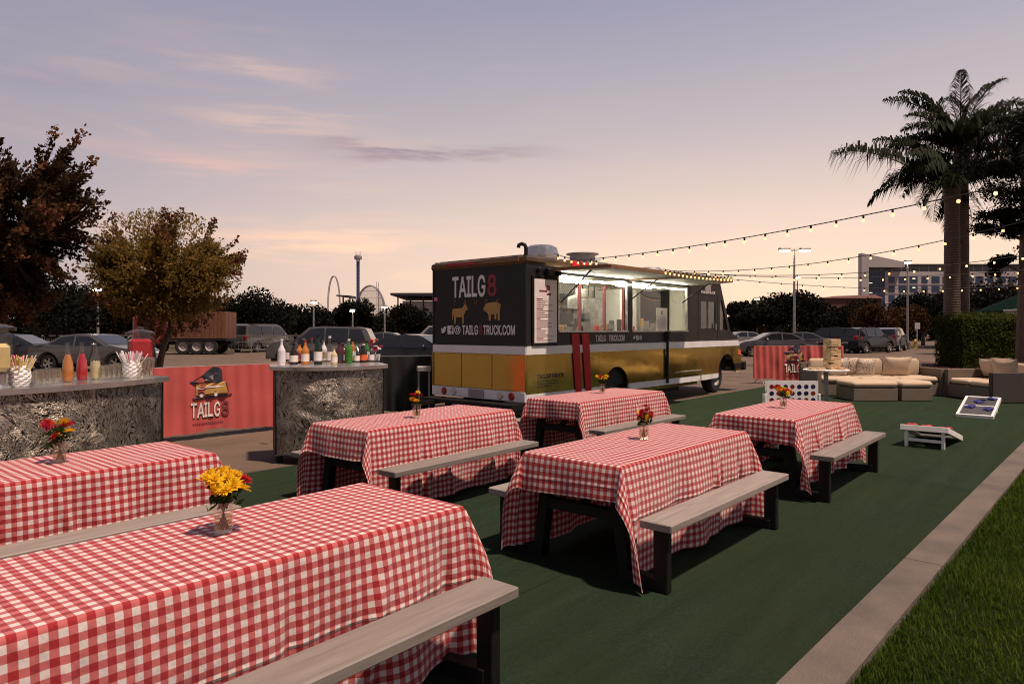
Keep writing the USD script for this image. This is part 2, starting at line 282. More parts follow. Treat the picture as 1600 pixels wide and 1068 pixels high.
m['fl_yellow'] = M_leaf('yellow_petal', (0.76, 0.46, 0.012), (0.86, 0.62, 0.04), 0.35); m['fl_red'] = M_leaf('red_petal', (0.36, 0.012, 0.015), (0.55, 0.04, 0.03), 0.3); m['fl_orange'] = M_leaf('orange_petal', (0.58, 0.16, 0.01), (0.72, 0.30, 0.02), 0.3); m['fl_pink'] = M_leaf('pink_petal', (0.45, 0.03, 0.08), (0.60, 0.07, 0.12), 0.3); m['stem'] = M_leaf('flower_leaf', (0.02, 0.04, 0.008), (0.055, 0.085, 0.02), 0.3); m['water'] = M_glass('vase_water', (0.80, 0.80, 0.62), 0.02, (1, 1, 1), 1.33)

# ------------------------------------------------------------------ prims
_used = {}
def numbered(path):
    k = _used.get(path, -1) + 1; _used[path] = k
    return path if k == 0 else f'{path}_{k:03d}'
def tag(p, label=None, cat=None, group=None, kind=None):
    for k, v in (('label', label), ('category', cat), ('group', group), ('kind', kind)):
        if v: p.SetCustomDataByKey(k, v)
    return p
def place(x, loc=(0, 0, 0), rz=0.0, sc=1.0):
    x.AddTranslateOp().Set(Gf.Vec3d(*map(float, loc))); x.AddRotateZOp().Set(float(math.degrees(rz)))
    x.AddScaleOp().Set(Gf.Vec3f(sc, sc, sc) if np.ndim(sc) == 0 else Gf.Vec3f(*map(float, sc)))
def thing(name, label, cat, loc=(0, 0, 0), rz=0.0, group=None, sc=1.0, kind=None):
    x = UsdGeom.Xform.Define(stage, numbered('/World/' + name)); place(x, loc, rz, sc)
    return tag(x.GetPrim(), label, cat, group, kind)
def dup(root, label, loc, rz=0.0, group=None, sc=1.0):
    was = root.GetCustomData(); base = root.GetName()
    while base[-4:-3] == '_' and base[-3:].isdigit(): base = base[:-4]
    x = UsdGeom.Xform.Define(stage, numbered('/World/' + base)); place(x, loc, rz, sc); p = x.GetPrim()
    p.GetReferences().AddInternalReference(root.GetPath()); p.SetInstanceable(True)
    return tag(p, label, was.get('category'), group or was.get('group'))

class B:
    """Collects shapes into one mesh."""
    def __init__(s): s.v, s.f, s.n, s.uv = [], [], 0, None
    def add(s, v, f):
        v = np.asarray(v, float); f = np.asarray(f, int)
        if f.ndim == 2 and f.shape[1] == 4: f = np.vstack([f[:, [0, 1, 2]], f[:, [0, 2, 3]]])
        s.v.append(v); s.f.append(f + s.n); s.n += len(v); return s
    def tm(s, t, M=None):
        v = np.array(t.vertices)
        if M is not None: v = trimesh.transform_points(v, M)
        return s.add(v, t.faces)
    def box(s, c, sz, rz=0.0, bev=0.0, R=None):
        hx = np.array(sz, float) / 2
        if bev:
            b = min(bev, hx.min() * 0.9); P = []
            for sx in (-1, 1):
                for sy in (-1, 1):
                    for sz_ in (-1, 1):
                        q = np.array([sx, sy, sz_]) * hx
                        for a in range(3):
                            w = q - np.array([sx, sy, sz_]) * b; w[a] = q[a]; P.append(w)
            h = trimesh.convex.convex_hull(np.array(P)); v, f = np.array(h.vertices), np.array(h.faces)
        else:
            v = np.array([[x, y, z] for x in (-1, 1) for y in (-1, 1) for z in (-1, 1)]) * hx
            f = np.array([[0, 1, 3, 2], [4, 6, 7, 5], [0, 4, 5, 1], [2, 3, 7, 6], [0, 2, 6, 4], [1, 5, 7, 3]])
        if R is not None: v = v @ np.asarray(R).T
        if rz: c_, s_ = math.cos(rz), math.sin(rz); v = v @ np.array([[c_, s_, 0], [-s_, c_, 0], [0, 0, 1]])
        return s.add(v + np.array(c, float), f)
    def beam(s, p, q, w, h, up=(0, 0, 1), bev=0.0):
        p, q = np.array(p, float), np.array(q, float); d = q - p; L = np.linalg.norm(d); d /= L
        y = np.cross(up, d); ny = np.linalg.norm(y)
        y = y / ny if ny > 1e-6 else np.array([0, 1.0, 0]); z = np.cross(d, y)
        return s.box((p + q) / 2, (L, w, h), R=np.stack([d, y, z], 1), bev=bev)
    def tube(s, pts, r, n=8, cap=True):
        p = np.asarray(pts, float); r = np.broadcast_to(np.asarray(r, float), (len(p),))
        t = np.gradient(p, axis=0); t /= np.linalg.norm(t, axis=1, keepdims=True) + 1e-12
        ref = np.where(np.abs(t[:, 2:]) < 0.9, [0, 0, 1.0], [1.0, 0, 0]); a = np.cross(t, ref); a /= np.linalg.norm(a, axis=1, keepdims=True) + 1e-12
        for i in range(1, len(a)):
            w = a[i - 1] - t[i] * (a[i - 1] @ t[i]); a[i] = w / (np.linalg.norm(w) + 1e-12)
        b = np.cross(t, a); an = np.arange(n) * 2 * PI / n
        v = p[:, None] + r[:, None, None] * (np.cos(an)[None, :, None] * a[:, None] + np.sin(an)[None, :, None] * b[:, None])
        i, j = np.meshgrid(np.arange(len(p) - 1), np.arange(n), indexing='ij')
        q = np.stack([i * n + j, i * n + (j + 1) % n, (i + 1) * n + (j + 1) % n, (i + 1) * n + j], -1).reshape(-1, 4)
        s.add(v.reshape(-1, 3), q)
        if cap:
            for k, fl in ((0, True), (len(p) - 1, False)):
                ring = v[k]; idx = [[n, (x + 1) % n, x] if fl else [n, x, (x + 1) % n] for x in range(n)]
                s.add(np.vstack([ring, p[k]]), idx)
        return s
    def lathe(s, prof, n=16, at=(0, 0, 0), close=True):
        pr = np.array(prof, float); an = np.arange(n) * 2 * PI / n
        v = np.stack([pr[:, None, 0] * np.cos(an), pr[:, None, 0] * np.sin(an), np.broadcast_to(pr[:, None, 1], (len(pr), n))], -1).reshape(-1, 3) + np.array(at, float)
        i, j = np.meshgrid(np.arange(len(pr) - 1), np.arange(n), indexing='ij')
        return s.add(v, np.stack([i * n + j, i * n + (j + 1) % n, (i + 1) * n + (j + 1) % n, (i + 1) * n + j], -1).reshape(-1, 4))
    def ball(s, c, r, sub=2):
        t = trimesh.creation.icosphere(sub, 1.0); return s.add(np.array(t.vertices) * np.broadcast_to(r, 3) + np.array(c, float), t.faces)
    def prism(s, poly, depth, fn):
        """A flat polygon (shapely, or points) extruded by depth; fn maps its (x, y, z) rows to 3-D."""
        if not hasattr(poly, 'geom_type'): poly = sg.Polygon(poly)
        for g_ in getattr(poly, 'geoms', [poly]):
            if g_.is_empty or g_.geom_type != 'Polygon': continue
            t = trimesh.creation.extrude_polygon(g_, depth, engine='earcut'); s.add(fn(np.array(t.vertices)), t.faces)
        return s
    def arr(s): return np.vstack(s.v), np.vstack(s.f)
def obj(name, b, mat, parent=None, smooth=30, uv=None, label=None, cat=None, group=None, kind=None, loc=None, rz=0.0):
    base = '/World' if parent is None else str(parent.GetPath())
    if isinstance(b, B): b = b.arr()
    x = usdkit.mesh(stage, numbered(f'{base}/{name}'), b, mat, smooth=smooth, uv=uv)
    if loc is not None: place(x, loc, rz)
    return tag(x.GetPrim(), label, cat, group, kind)

def GP(u, v, z=0.0):
    """The point at height z that the photograph shows at pixel (u, v)."""
    Y = F * (CH - z) / (v - HOR); return np.array([(u - 800) / F * Y, Y, z])
def DP(u, v, Y): return np.array([(u - 800) / F * Y, Y, CH - (v - HOR) / F * Y])

# ------------------------------------------------------------------ the setting
A = 0.72                                        # the turf's and tables' long direction, from straight ahead to the right
dv, qv = np.array([math.sin(A), math.cos(A), 0]), np.array([math.cos(A), -math.sin(A), 0])
def sheet(pts, z): 
    p = np.array([[a, b] for a, b in pts]); t = trimesh.creation.triangulate_polygon(sg.Polygon(p), engine='earcut')
    return np.column_stack([t[0], np.full(len(t[0]), z)]), t[1]
obj('ground', sheet([(-1500, -200), (1500, -200), (1500, 2500), (-1500, 2500)], 0.0), m['asphalt'], smooth=False, kind='structure')
tl, cur = np.array([-2.70, 8.07, 0]), np.array([1.30, 3.15, 0])
cur_d = np.array([math.sin(0.745), math.cos(0.745), 0]); cur_q = np.array([cur_d[1], -cur_d[0], 0])
T0, T1_ = tl - dv * 10.5, tl + dv * 17.25
T2_ = T1_ + qv * 7.4
obj('turf', sheet([T0[:2], T1_[:2], T2_[:2], (cur + cur_d * 16.6)[:2], (cur - cur_d * 7)[:2]], 0.006), m['turf'], smooth=False, kind='structure')
b = B()
for k in range(8):                              # kerb cast in lengths
    s0 = -7 + k * 3.0
    b.box(cur + cur_q * 0.115 + cur_d * (s0 + 1.5) + [0, 0, 0.035], (2.998, 0.225, 0.11), rz=PI / 2 - 0.745, bev=0.010)
obj('kerb', b, m['concrete'], kind='structure')
e0 = cur + cur_q * 0.232; 
obj('lawn', sheet([(e0 - cur_d * 7)[:2], (e0 + cur_d * 17)[:2], (e0 + cur_d * 17 + cur_q * 9)[:2], (e0 - cur_d * 7 + cur_q * 9)[:2]], 0.03), m['soil'], smooth=False, kind='structure')
def grass():
    rng = np.random.default_rng(5)
    n = 230000
    # denser close to the camera
    t = rng.random(n) ** 1.6 * 13.0 - 2.2; w = rng.random(n) ** 1.15 * 5.2 - 0.012 * rng.random(n)
    p = e0[None] + t[:, None] * cur_d + w[:, None] * cur_q; p[:, 2] = 0.028
    keep = (p[:, 1] > 1.6) & (p[:, 0] / p[:, 1] < 0.86) & (p[:, 0] / p[:, 1] > 0.2); p = p[keep]; n = len(p)
    patch = meshkit.fbm(p * [1.6, 1.6, 1], 3)
    hgt = (0.026 + 0.030 * rng.random(n)) * (0.6 + 0.9 * patch); an = rng.random(n) * 2 * PI
    lean = (rng.random(n) * 0.8 + 0.1) * hgt; wd = 0.0020 + 0.0018 * rng.random(n); wd *= np.clip(p[:, 1] / 4, 1, 2.5)
    dx, dy = np.cos(an), np.sin(an); side = np.stack([-dy, dx, 0 * dx], 1) * wd[:, None]; ln = np.stack([dx, dy, 0 * dx], 1) * lean[:, None]
    up = np.array([0, 0, 1.0]) * hgt[:, None]
    V = np.stack([p - side, p + side, p + up * 0.6 + ln * 0.35 - side * 0.7, p + up * 0.6 + ln * 0.35 + side * 0.7, p + up + ln], 1).reshape(-1, 3)
    i = np.arange(n) * 5
    return V, np.vstack([np.stack([i, i + 1, i + 3], 1), np.stack([i, i + 3, i + 2], 1), np.stack([i + 2, i + 3, i + 4], 1)])
obj('lawn_grass', grass(), m['blade'], smooth=False, label='green blades of mown grass beside the concrete kerb', cat='grass', kind='stuff')
# strip of concrete and the mulch bed behind the seating
ms = T1_ + qv * 3.4
b = B(); b.box(T1_ + qv * 4.9 + dv * 0.13 + [0, 0, 0.04], (0.22, 6.2, 0.10), rz=PI / 2 - A, bev=0.015)
obj('kerb', b, m['concrete'], kind='structure')
obj('mulch_bed', sheet([(17.2, 27.8), (13.3, 20.2), (16.5, 17.6), (26, 25), (26, 34), (19.4, 33)], 0.012), m['mulch'], smooth=False, kind='structure')
def mulch():
    rng = np.random.default_rng(8); n = 9000
    p = np.column_stack([13 + rng.random(n) * 9, 18.5 + rng.random(n) * 12, np.full(n, 0.02)])
    poly = sg.Polygon([(17.2, 27.8), (13.3, 20.2), (16.5, 17.6), (26, 25), (26, 34), (19.4, 33)])
    p = p[[poly.contains(sg.Point(x, y)) for x, y in p[:, :2]]]
    return leaf_quads(p + rng.normal(0, [0, 0, 0.015], p.shape), 0.09, rng, flat=0.5)
def leaf_quads(c, size, rng, flat=0.0, aspect=0.45, up=None):
    """Leaf-sized folded diamonds at the points c."""
    n = len(c); d = rng.normal(0, 1, (n, 3)); d[:, 2] *= 1 - flat
    if up is not None: d = d + up
    d /= np.linalg.norm(d, axis=1, keepdims=True); w = np.cross(d, rng.normal(0, 1, (n, 3))); w /= np.linalg.norm(w, axis=1, keepdims=True) + 1e-9
    s = size * (0.6 + 0.8 * rng.random(n))[:, None]; nn = np.cross(d, w)
    V = np.stack([c - d * s * 0.5, c + w * s * aspect * 0.5 + nn * s * 0.06, c + d * s * 0.5, c - w * s * aspect * 0.5 + nn * s * 0.06], 1).reshape(-1, 3)
    i = np.arange(n) * 4
    return V, np.vstack([np.stack([i, i + 1, i + 2], 1), np.stack([i, i + 2, i + 3], 1)])
obj('bark_chips', mulch(), m['mulch'], smooth=False, label='red brown bark chips covering the bed below the palms', cat='mulch', kind='stuff')

# ------------------------------------------------------------------ food truck
def food_truck():
    al = 0.718
    t = thing('food_truck', 'black and gold food truck with open serving windows and raised awning', 'food truck', (0.234, 11.494, 0), PI / 2 - al)
    W, TOP = 2.316, 2.76
    side = sg.Polygon([(0.0, 0.40), (0, TOP), (7.72, TOP), (8.30, 1.62), (8.78, 1.38), (9.0, 1.0), (9.06, 0.62), (8.9, 0.52), (7.6, 0.42), (6.9, 0.40)])
    arch = sg.Point(2.84, 0.42).buffer(0.47).union(sg.box(2.37, 0.0, 3.31, 0.42)).union(sg.Point(8.12, 0.45).buffer(0.55)).union(sg.box(7.57, 0, 8.67, 0.45))
    w1, w2, cabw = sg.box(0.90, 1.60, 3.25, 2.62), sg.box(3.42, 1.60, 5.90, 2.62), sg.Polygon([(6.60, 1.66), (6.60, 2.32), (7.42, 2.32), (7.42, 1.66)])
    quarter = sg.Polygon([(7.68, 1.62), (7.68, 2.36), (7.80, 2.36), (8.16, 1.62)])
    S = side.difference(arch)
    holes = w1.union(w2).union(cabw).union(quarter)
    band = lambda z0, z1: S.intersection(sg.box(-1, z0, 12, z1))
    right = lambda y0: (lambda v: np.column_stack([v[:, 0], y0 + v[:, 2], v[:, 1]]))
    for nm, mat, z0, z1, y0, cut in (('side_panel', 'blackwrap', 1.352, TOP, 0.0, True), ('white_stripe', 'white', 1.204, 1.348, -0.012, False), ('gold_panel', 'gold', 0.53, 1.20, 0.0, False), ('white_sill', 'white', 0.40, 0.526, -0.008, False)):
        p = band(z0, z1); p = p.difference(holes) if cut else p
        if nm == 'gold_panel':                    # panel sheets with seams
            for x0, x1 in ((0.0, 2.2), (2.204, 4.84), (4.90, 6.56), (6.564, 7.5), (7.504, 9.2)):
                obj('gold_panel', B().prism(p.intersection(sg.box(x0, 0, x1, 3)), 0.035, right(y0)), m[mat], t, smooth=False)
        else: obj(nm, B().prism(p, 0.035 - y0, right(y0)), m[mat], t, smooth=False)
        obj(nm if nm != 'side_panel' else 'far_side_panel', B().prism(band(z0, z1), 0.035, right(W - 0.035)), m[mat], t, smooth=False)
    b = B().box((4.95, 0.05, 0.36), (3.0, 0.06, 0.07)); obj('lower_skirt', b, m['gold'], t)
    # rear
    for nm, mat, z0, z1, x0 in (('rear_panel', 'blackwrap', 1.352, TOP, 0.0), ('rear_stripe', 'white', 1.204, 1.348, -0.012), ('rear_gold_panel', 'gold', 0.575, 1.20, 0.0), ('rear_bumper', 'white', 0.40, 0.57, -0.03)):
        obj(nm, B().box((x0 / 2 + 0.0165, W / 2, (z0 + z1) / 2), (0.033 - x0, W - 0.075 if x0 == 0 else W, z1 - z0), bev=0.004), m[mat], t)
    b = B().box((-0.16, W / 2, 0.34), (0.34, W - 0.05, 0.06)); b.box((-0.08, 0.5, 0.24), (0.1, 0.1, 0.2)); b.box((-0.08, 1.8, 0.24), (0.1, 0.1, 0.2)); b.box((-0.3, 1.95, 0.30), (0.9, 0.07, 0.07)); b.box((-0.3, 0.4, 0.28), (0.25, 0.07, 0.07))
    obj('rear_step', b, m['blackmetal'], t)
    for y, k in ((0.30, 'taillight'), (0.56, 'headlight'), (1.72, 'headlight'), (1.98, 'taillight')):
        b = B().lathe([(0, 0.02), (0.05, 0.018), (0.068, 0.006), (0.074, 0)], 16); v, f = b.arr()
        obj('tail_lamp', (np.column_stack([-0.031 - v[:, 2], y + v[:, 0], 0.485 + v[:, 1]]), f), m[k], t)
    obj('licence_plate', B().box((-0.036, 1.14, 0.49), (0.012, 0.38, 0.14)), m['greyprint'], t)
    for y in (0.78, 1.55): obj('rear_seam', B().box((-0.002, y, 0.885), (0.006, 0.008, 0.62)), m['dark'], t)
    for x, y in ((0.012, 0.012), (0.012, W - 0.012)):
        obj('corner_trim', B().tube([(x, y, 1.352), (x, y, TOP)], 0.03, 10), m['blackwrap'], t); obj('corner_trim', B().tube([(x, y, 0.56), (x, y, 1.20)], 0.03, 10), m['gold'], t)
    b = B()
    for k in range(60): b.ball((0.12 + k * 0.148, -0.002, 1.385), .007, 1); b.ball((0.12 + k * 0.148, -0.003, 1.175), .006, 1)
    for k in range(15): b.ball((-0.002, 0.08 + k * 0.154, 1.175), .007, 1); b.ball((-0.002, 0.08 + k * 0.154, 0.60), .007, 1)
    obj('rivets', b, m['dullsteel'], t, kind='stuff')
    # rounded roof rim, roof, floor, front
    rim = [(0.0, 2.755), (-0.03, 2.80), (-0.02, 2.86), (0.04, 2.905), (0.3, 2.92)]
    b = B()
    for (a0, z0), (a1, z1) in zip(rim[:-1], rim[1:]):
        b.add([(-0.02, a0, z0), (7.7, a0, z0), (7.66, a1, z1), (a1, a1, z1)], [[0, 1, 2, 3]]); b.add([(a0, W + .02, z0), (a0, -0.02, z0), (a1, a1, z1), (a1, W - a1, z1)], [[0, 1, 2, 3]])
        b.add([(7.7, W - a0, z0), (-0.02, W - a0, z0), (a1, W - a1, z1), (7.66, W - a1, z1)], [[0, 1, 2, 3]])
    obj('roof_rim', b, m['rim'], t)
    obj('roof', B().box((3.86, W / 2, 2.885), (7.62, W - 0.3, 0.06)), m['dullsteel'], t)
    b = B()
    for x0, x1, cc in ((0.35, 0.95, 'x'),): b.box((-0.035, 1.55, 2.83), (0.012, 0.75, 0.05))
    obj('rear_light_bar', b, m['taillight'], t)
    b = B().box((-0.04, 0.55, 2.835), (0.02, 0.85, 0.07)); obj('rim_panel', b, m['brownprint'], t)
    obj('floor', B().box((4.2, W / 2, 1.02), (8.2, W - 0.1, 0.06)), m['dullsteel'], t)
    nose = [(7.72, TOP), (8.30, 1.62), (8.78, 1.38), (9.0, 1.0), (9.06, 0.62), (8.9, 0.52)]
    for k, (nm, mat) in enumerate((('windshield', 'carglass'), ('bonnet', 'blackwrap'), ('grille', 'blackwrap'), ('front_panel', 'gold'), ('front_sill', 'white'))):
        (x0, z0), (x1, z1) = nose[k], nose[k + 1]
        b = B().add([(x0, 0.04, z0), (x0, W - 0.04, z0), (x1, W - 0.04, z1), (x1, 0.04, z1), (x0 - .03, 0.04, z0), (x0 - .03, W - 0.04, z0), (x1 - .03, W - 0.04, z1), (x1 - .03, 0.04, z1)], [[0, 3, 2, 1], [4, 5, 6, 7], [0, 1, 5, 4], [2, 3, 7, 6]])
        obj(nm, b, m[mat], t, smooth=False)
    obj('front_bumper', B().box((9.16, W / 2, 0.66), (0.2, W + 0.1, 0.24), bev=0.03), m['blackmetal'], t)
    obj('bumper_end', B().box((8.85, 0.06, 0.66), (0.5, 0.14, 0.2), bev=0.03), m['blackmetal'], t)
    obj('headlight', B().box((8.99, 0.28, 0.92), (0.1, 0.26, 0.2), bev=0.02), m['headlight'], t); obj('headlight', B().box((8.99, W - 0.28, 0.92), (0.1, 0.26, 0.2), bev=0.02), m['headlight'], t)
    obj('side_marker', B().box((8.86, -0.008, 1.02), (0.2, 0.02, 0.12), bev=0.006), m['orange'], t)
    b = B()
    for z in (1.12, 1.06, 1.00, 0.94): b.box((8.42, -0.004, z), (0.16, 0.01, 0.018))
    obj('side_vent', b, m['dark'], t)
    # wheels
    def wheel(x, y, wd=0.28):
        r = 0.40
        b = B().lathe([(0.22, -wd / 2), (0.34, -wd / 2), (0.39, -wd / 2 + .04), (r, -wd / 4), (r, wd / 4), (0.39, wd / 2 - .04), (0.34, wd / 2), (0.22, wd / 2)], 28); v, f = b.arr()
        ty = obj('wheel', (np.column_stack([x + v[:, 0], y + v[:, 2], r + v[:, 1]]), f), m['rubber'], t)
        b = B().lathe([(0, -0.04), (0.06, -0.05), (0.1, -0.02), (0.18, 0.02), (0.225, -0.06), (0.235, -wd / 2 + .01)], 20); v, f = b.arr()
        obj('rim', (np.column_stack([x + v[:, 0], y + v[:, 2] - 0.0, r + v[:, 1]]), f), m['dullsteel'], ty)
    wheel(7.95, 0.36); wheel(7.95, W - 0.36); wheel(2.84, 0.30); wheel(2.84, W - 0.30)
    b = B().box((2.84, 0.6, 0.72), (1.0, 1.0, 0.4)); b.box((8.12, 0.75, 0.8), (1.1, 0.9, 0.5)); b.box((4.3, 1.15, 0.42), (8.4, 0.9, 0.16)); b.box((5.4, 0.5, 0.3), (1.1, 0.5, 0.22)); b.box((2.84, 1.15, 0.38), (0.16, 1.6, 0.16)); b.box((7.95, 1.15, 0.38), (0.14, 1.6, 0.14))
    obj('chassis', b, m['dark'], t)
    # interior
    b = B().box((3.55, W - 0.07, 1.9), (6.0, 0.05, 1.7)); b.box((0.07, W / 2, 1.9), (0.05, W - 0.14, 1.7)); b.box((6.45, W / 2 + 0.1, 1.9), (0.05, W - 0.35, 1.7)); obj('inner_wall', b, m['cream'], t)
    obj('ceiling', B().box((3.3, W / 2, 2.72), (6.4, W - 0.14, 0.04)), m['cream'], t)
    b = B()
    for k in range(24): b.box((0.2 + k * 0.255, W - 0.1, 1.95), (0.03, 0.02, 1.5))
    obj('wall_batten', b, m['hoodgrey'], t)
    obj('counter', B().box((3.4, 0.28, 1.57), (5.2, 0.5, 0.03)), m['steel'], t)
    for x0, x1 in ((1.05, 2.95), (3.6, 5.7)): pass
    hood = B().add([(0.9, 1.35, 2.62), (3.3, 1.35, 2.62), (3.3, 1.35, 2.40), (0.9, 1.35, 2.40), (0.9, 2.2, 2.62), (3.3, 2.2, 2.62), (3.3, 2.2, 2.20), (0.9, 2.2, 2.20)], [[0, 1, 2, 3], [3, 2, 6, 7], [0, 3, 7, 4], [1, 5, 6, 2]])
    obj('extractor_hood', hood, m['hoodgrey'], t, smooth=False)
    b = B()
    for k in range(34): b.beam((1.0 + k * 0.065, 1.345, 2.41), (1.16 + k * 0.065, 1.345, 2.60), 0.006, 0.012)
    obj('hood_filter', b, m['dullsteel'], t, smooth=False)
    obj('tube_light', B().tube([(1.0, 0.75, 2.60), (2.9, 0.75, 2.60)], 0.03, 8), m['tube'], t); obj('tube_light', B().tube([(4.1, 0.8, 2.62), (5.6, 0.8, 2.62)], 0.028, 8), m['tube'], t)
    obj('tube_light', B().tube([(0.98, 0.10, 2.585), (1.3, 0.10, 2.585)], 0.03, 8), m['tube'], t); obj('awning_light', B().tube([(1.0, -.03, 2.555), (5.7, -.03, 2.555)], 0.012, 6), m['tube2'], t)  # the tube below the awning is added to brighten its underside
    obj('fridge', B().box((5.55, 1.75, 1.85), (0.75, 0.75, 1.5), bev=0.02), m['white'], t); obj('cabinet', B().box((4.6, 1.98, 1.75), (1.0, 0.5, 1.25), bev=0.02), m['steel'], t)
    obj('griddle', B().box((2.1, 1.9, 1.62), (1.7, 0.6, 0.5), bev=0.02), m['steel'], t); obj('microwave', B().box((3.05, 1.98, 2.05), (0.5, 0.42, 0.32), bev=0.02), m['white'], t)
    for x in (1.75, 2.6, 3.32): obj('window_post', B().box((x, 0.14, 2.04), (0.05, 0.05, 0.92)), m['darkred'], t)
    for x0, x1 in ((0.92, 1.70), (1.80, 3.2), (3.46, 4.72), (5.2, 5.88)): 
        obj('service_pane', B().box(((x0 + x1) / 2, 0.055, 2.1), (x1 - x0, 0.006, 0.96)), m['pane'], t)
    b = B()
    for x0, x1 in ((0.90, 3.25), (3.42, 5.90)):
        b.box(((x0 + x1) / 2, 0.012, 1.598), (x1 - x0, 0.075, 0.03)); b.box((x0 + 0.015, 0.02, 2.11), (0.03, 0.05, 0.98)); b.box((x1 - 0.015, 0.02, 2.11), (0.03, 0.05, 0.98))
    obj('window_frame', b, m['steel'], t)
    obj('cab_doorway', B().box((6.41, 1.15, 1.85), (0.04, 0.8, 1.5)), m['dark'], t); obj('wall_cabinet', B().box((4.1, 2.05, 2.35), (0.75, 0.35, 0.5), bev=.01), m['steel'], t)
    obj('shelf', B().box((5.1, 2.0, 2.12), (1.6, 0.4, 0.03)), m['steel'], t); obj('oven', B().box((3.9, 1.9, 1.7), (0.7, 0.6, 0.62), bev=.02), m['hoodgrey'], t); obj('oven_door', B().box((3.9, 1.59, 1.68), (0.55, 0.02, 0.40)), m['dark'], t)
    b = B(); rng = random.Random(12)
    for k in range(12): b.tube([(4.4 + k * .11, 2.18, 2.10), (4.4 + k * .11, 2.17, 1.82 - .1 * rng.random())], .012, 6)
    obj('hanging_utensils', b, m['dark'], t, kind='stuff')
    for k in range(16):
        mk = ('white', 'red', 'goldprint', 'hoodgrey', 'dark')[k % 5]; h = rng.uniform(.12, .30); obj('container', B().lathe([(.05, 0), (.055, h * .9), (.04, h), (0, h)], 12, (1.05 + k * .30 + rng.random() * .1, .50 + .1 * rng.random(), 1.585)), m[mk], t)
    b = B(); rng = random.Random(4)
    for k in range(14):
        x = rng.uniform(1.0, 5.7); h = rng.uniform(0.08, 0.28); b.box((x, 0.42 + rng.random() * 0.12, 1.585 + h / 2), (rng.uniform(.06, .2), .1, h))
    obj('kitchen_items', b, m['dullsteel'], t, kind='stuff')
    b = B()
    for k in range(9): b.box((1.1 + k * .5 + rng.random() * .2, 2.1, 1.85 + rng.random() * .5), (rng.uniform(.12, .35), .14, rng.uniform(.1, .3)))
    obj('shelf_goods', b, m['goldprint'], t, kind='stuff')
    obj('paper_menu', B().box((4.75, 0.045, 1.86), (0.50, 0.006, 0.50)), m['offwhite'], t)
    b = B().box((4.75, 0.040, 2.0), (0.05, 0.004, 0.09))
    for k in range(5): b.box((4.75, 0.040, 1.90 - k * 0.05), (0.36, 0.004, 0.008))
    obj('menu_print', b, m['maroon'], t)
    # menu board
    b = B().box((0.50, -0.018, 1.96), (0.72, 0.03, 1.22), bev=0.008); mb = obj('menu_board', b, m['blackmetal'], t)
    obj('board_sheet', B().box((0.50, -0.036, 1.955), (0.63, 0.006, 1.10)), m['offwhite'], mb)
    b = B(); rng = random.Random(9)
    b.box((0.56, -0.040, 2.36), (0.10, 0.002, 0.09)); b.box((0.42, -0.040, 2.30), (0.22, 0.002, 0.03)); b.box((0.58, -0.040, 2.25), (0.12, 0.002, 0.035))
    for k in range(22):
        w = rng.uniform(0.2, 0.5)
        if k % 5: b.box((0.24 + w / 2, -0.040, 2.16 - k * 0.034), (w, 0.002, 0.010))
        else: b.box((0.24 + w / 4, -0.040, 2.16 - k * 0.034), (w / 2, 0.002, 0.016))
    obj('board_print', b, m['maroon'], mb)
    b = B().box((0.55, -0.07, 2.63), (0.14, 0.12, 0.14), bev=0.02); b.box((0.82, -0.06, 2.63), (0.1, 0.1, 0.1), bev=0.02); b.box((0.3, -0.05, 2.66), (0.08, 0.08, 0.08), bev=0.02); obj('flood_lamp', b, m['blackmetal'], t)
    # cab door and panes
    b = B()
    for x0, z0, x1, z1 in ((6.45, 1.36, 6.462, 2.5), (7.55, 1.36, 7.562, 2.5), (6.45, 2.49, 7.56, 2.502)): b.box(((x0 + x1) / 2, -0.002, (z0 + z1) / 2), (x1 - x0, 0.008, z1 - z0))
    obj('cab_door_seam', b, m['dark'], t)
    obj('cab_window', B().box((7.01, 0.02, 1.99), (0.82, 0.006, 0.66)), m['pane'], t); obj('window_bar', B().box((7.03, 0.006, 1.99), (0.035, 0.03, 0.66)), m['dullsteel'], t)
    obj('quarter_window', B().prism(quarter, 0.006, right(0.02)), m['pane'], t, smooth=False)
    obj('door_handle', B().beam((7.38, -0.03, 1.62), (7.38, -0.03, 1.78), 0.025, 0.03), m['steel'], t)
    b = B().box((4.87, -0.035, 0.98), (0.055, 0.05, 1.08), bev=0.01); b.box((4.87, -0.05, 1.50), (0.09, 0.07, 0.2), bev=0.015); obj('door_bar', b, m['blackmetal'], t)
    b = B().tube([(5.2, -0.01, 0.62), (5.2, -0.05, 0.66), (6.5, -0.05, 0.66), (6.5, -0.05, 0.40)], 0.014, 6); obj('rail', b, m['dullsteel'], t)
    # red stripes, straps over the rim
    for x in (1.28, 1.60):
        b = B()
        b.add([(x, -0.018, 1.56), (x + .23, -0.018, 1.56), (x + .26, -0.018, 1.31), (x + .03, -0.018, 1.31)], [[0, 3, 2, 1]])
        b.add([(x + .03, -0.022, 1.31), (x + .26, -0.022, 1.31), (x + .33, -0.018, 0.42), (x + .14, -0.018, 0.42)], [[0, 3, 2, 1]])
        v, f = b.arr(); k = len(v); v2 = v + [0, 0.012, 0]; f2 = np.vstack([f, f[:, ::-1] + k])
        obj('red_stripe', (np.vstack([v, v2]), f2), m['red'], t, smooth=False)
        b = B()
        for (a0, z0), (a1, z1) in zip(rim[:-1], rim[1:]): b.add([(x, a0 - .006, z0 + .004), (x + .23, a0 - .006, z0 + .004), (x + .23, a1 - .006, z1 + .004), (x, a1 - .006, z1 + .004)], [[0, 1, 2, 3]])
        obj('rim_stripe', b, m['red'], t)
    # awning
    an = lambda x, r, dz=0.0: (x, -r, 2.665 - 0.01 * r / 1.3 + dz)
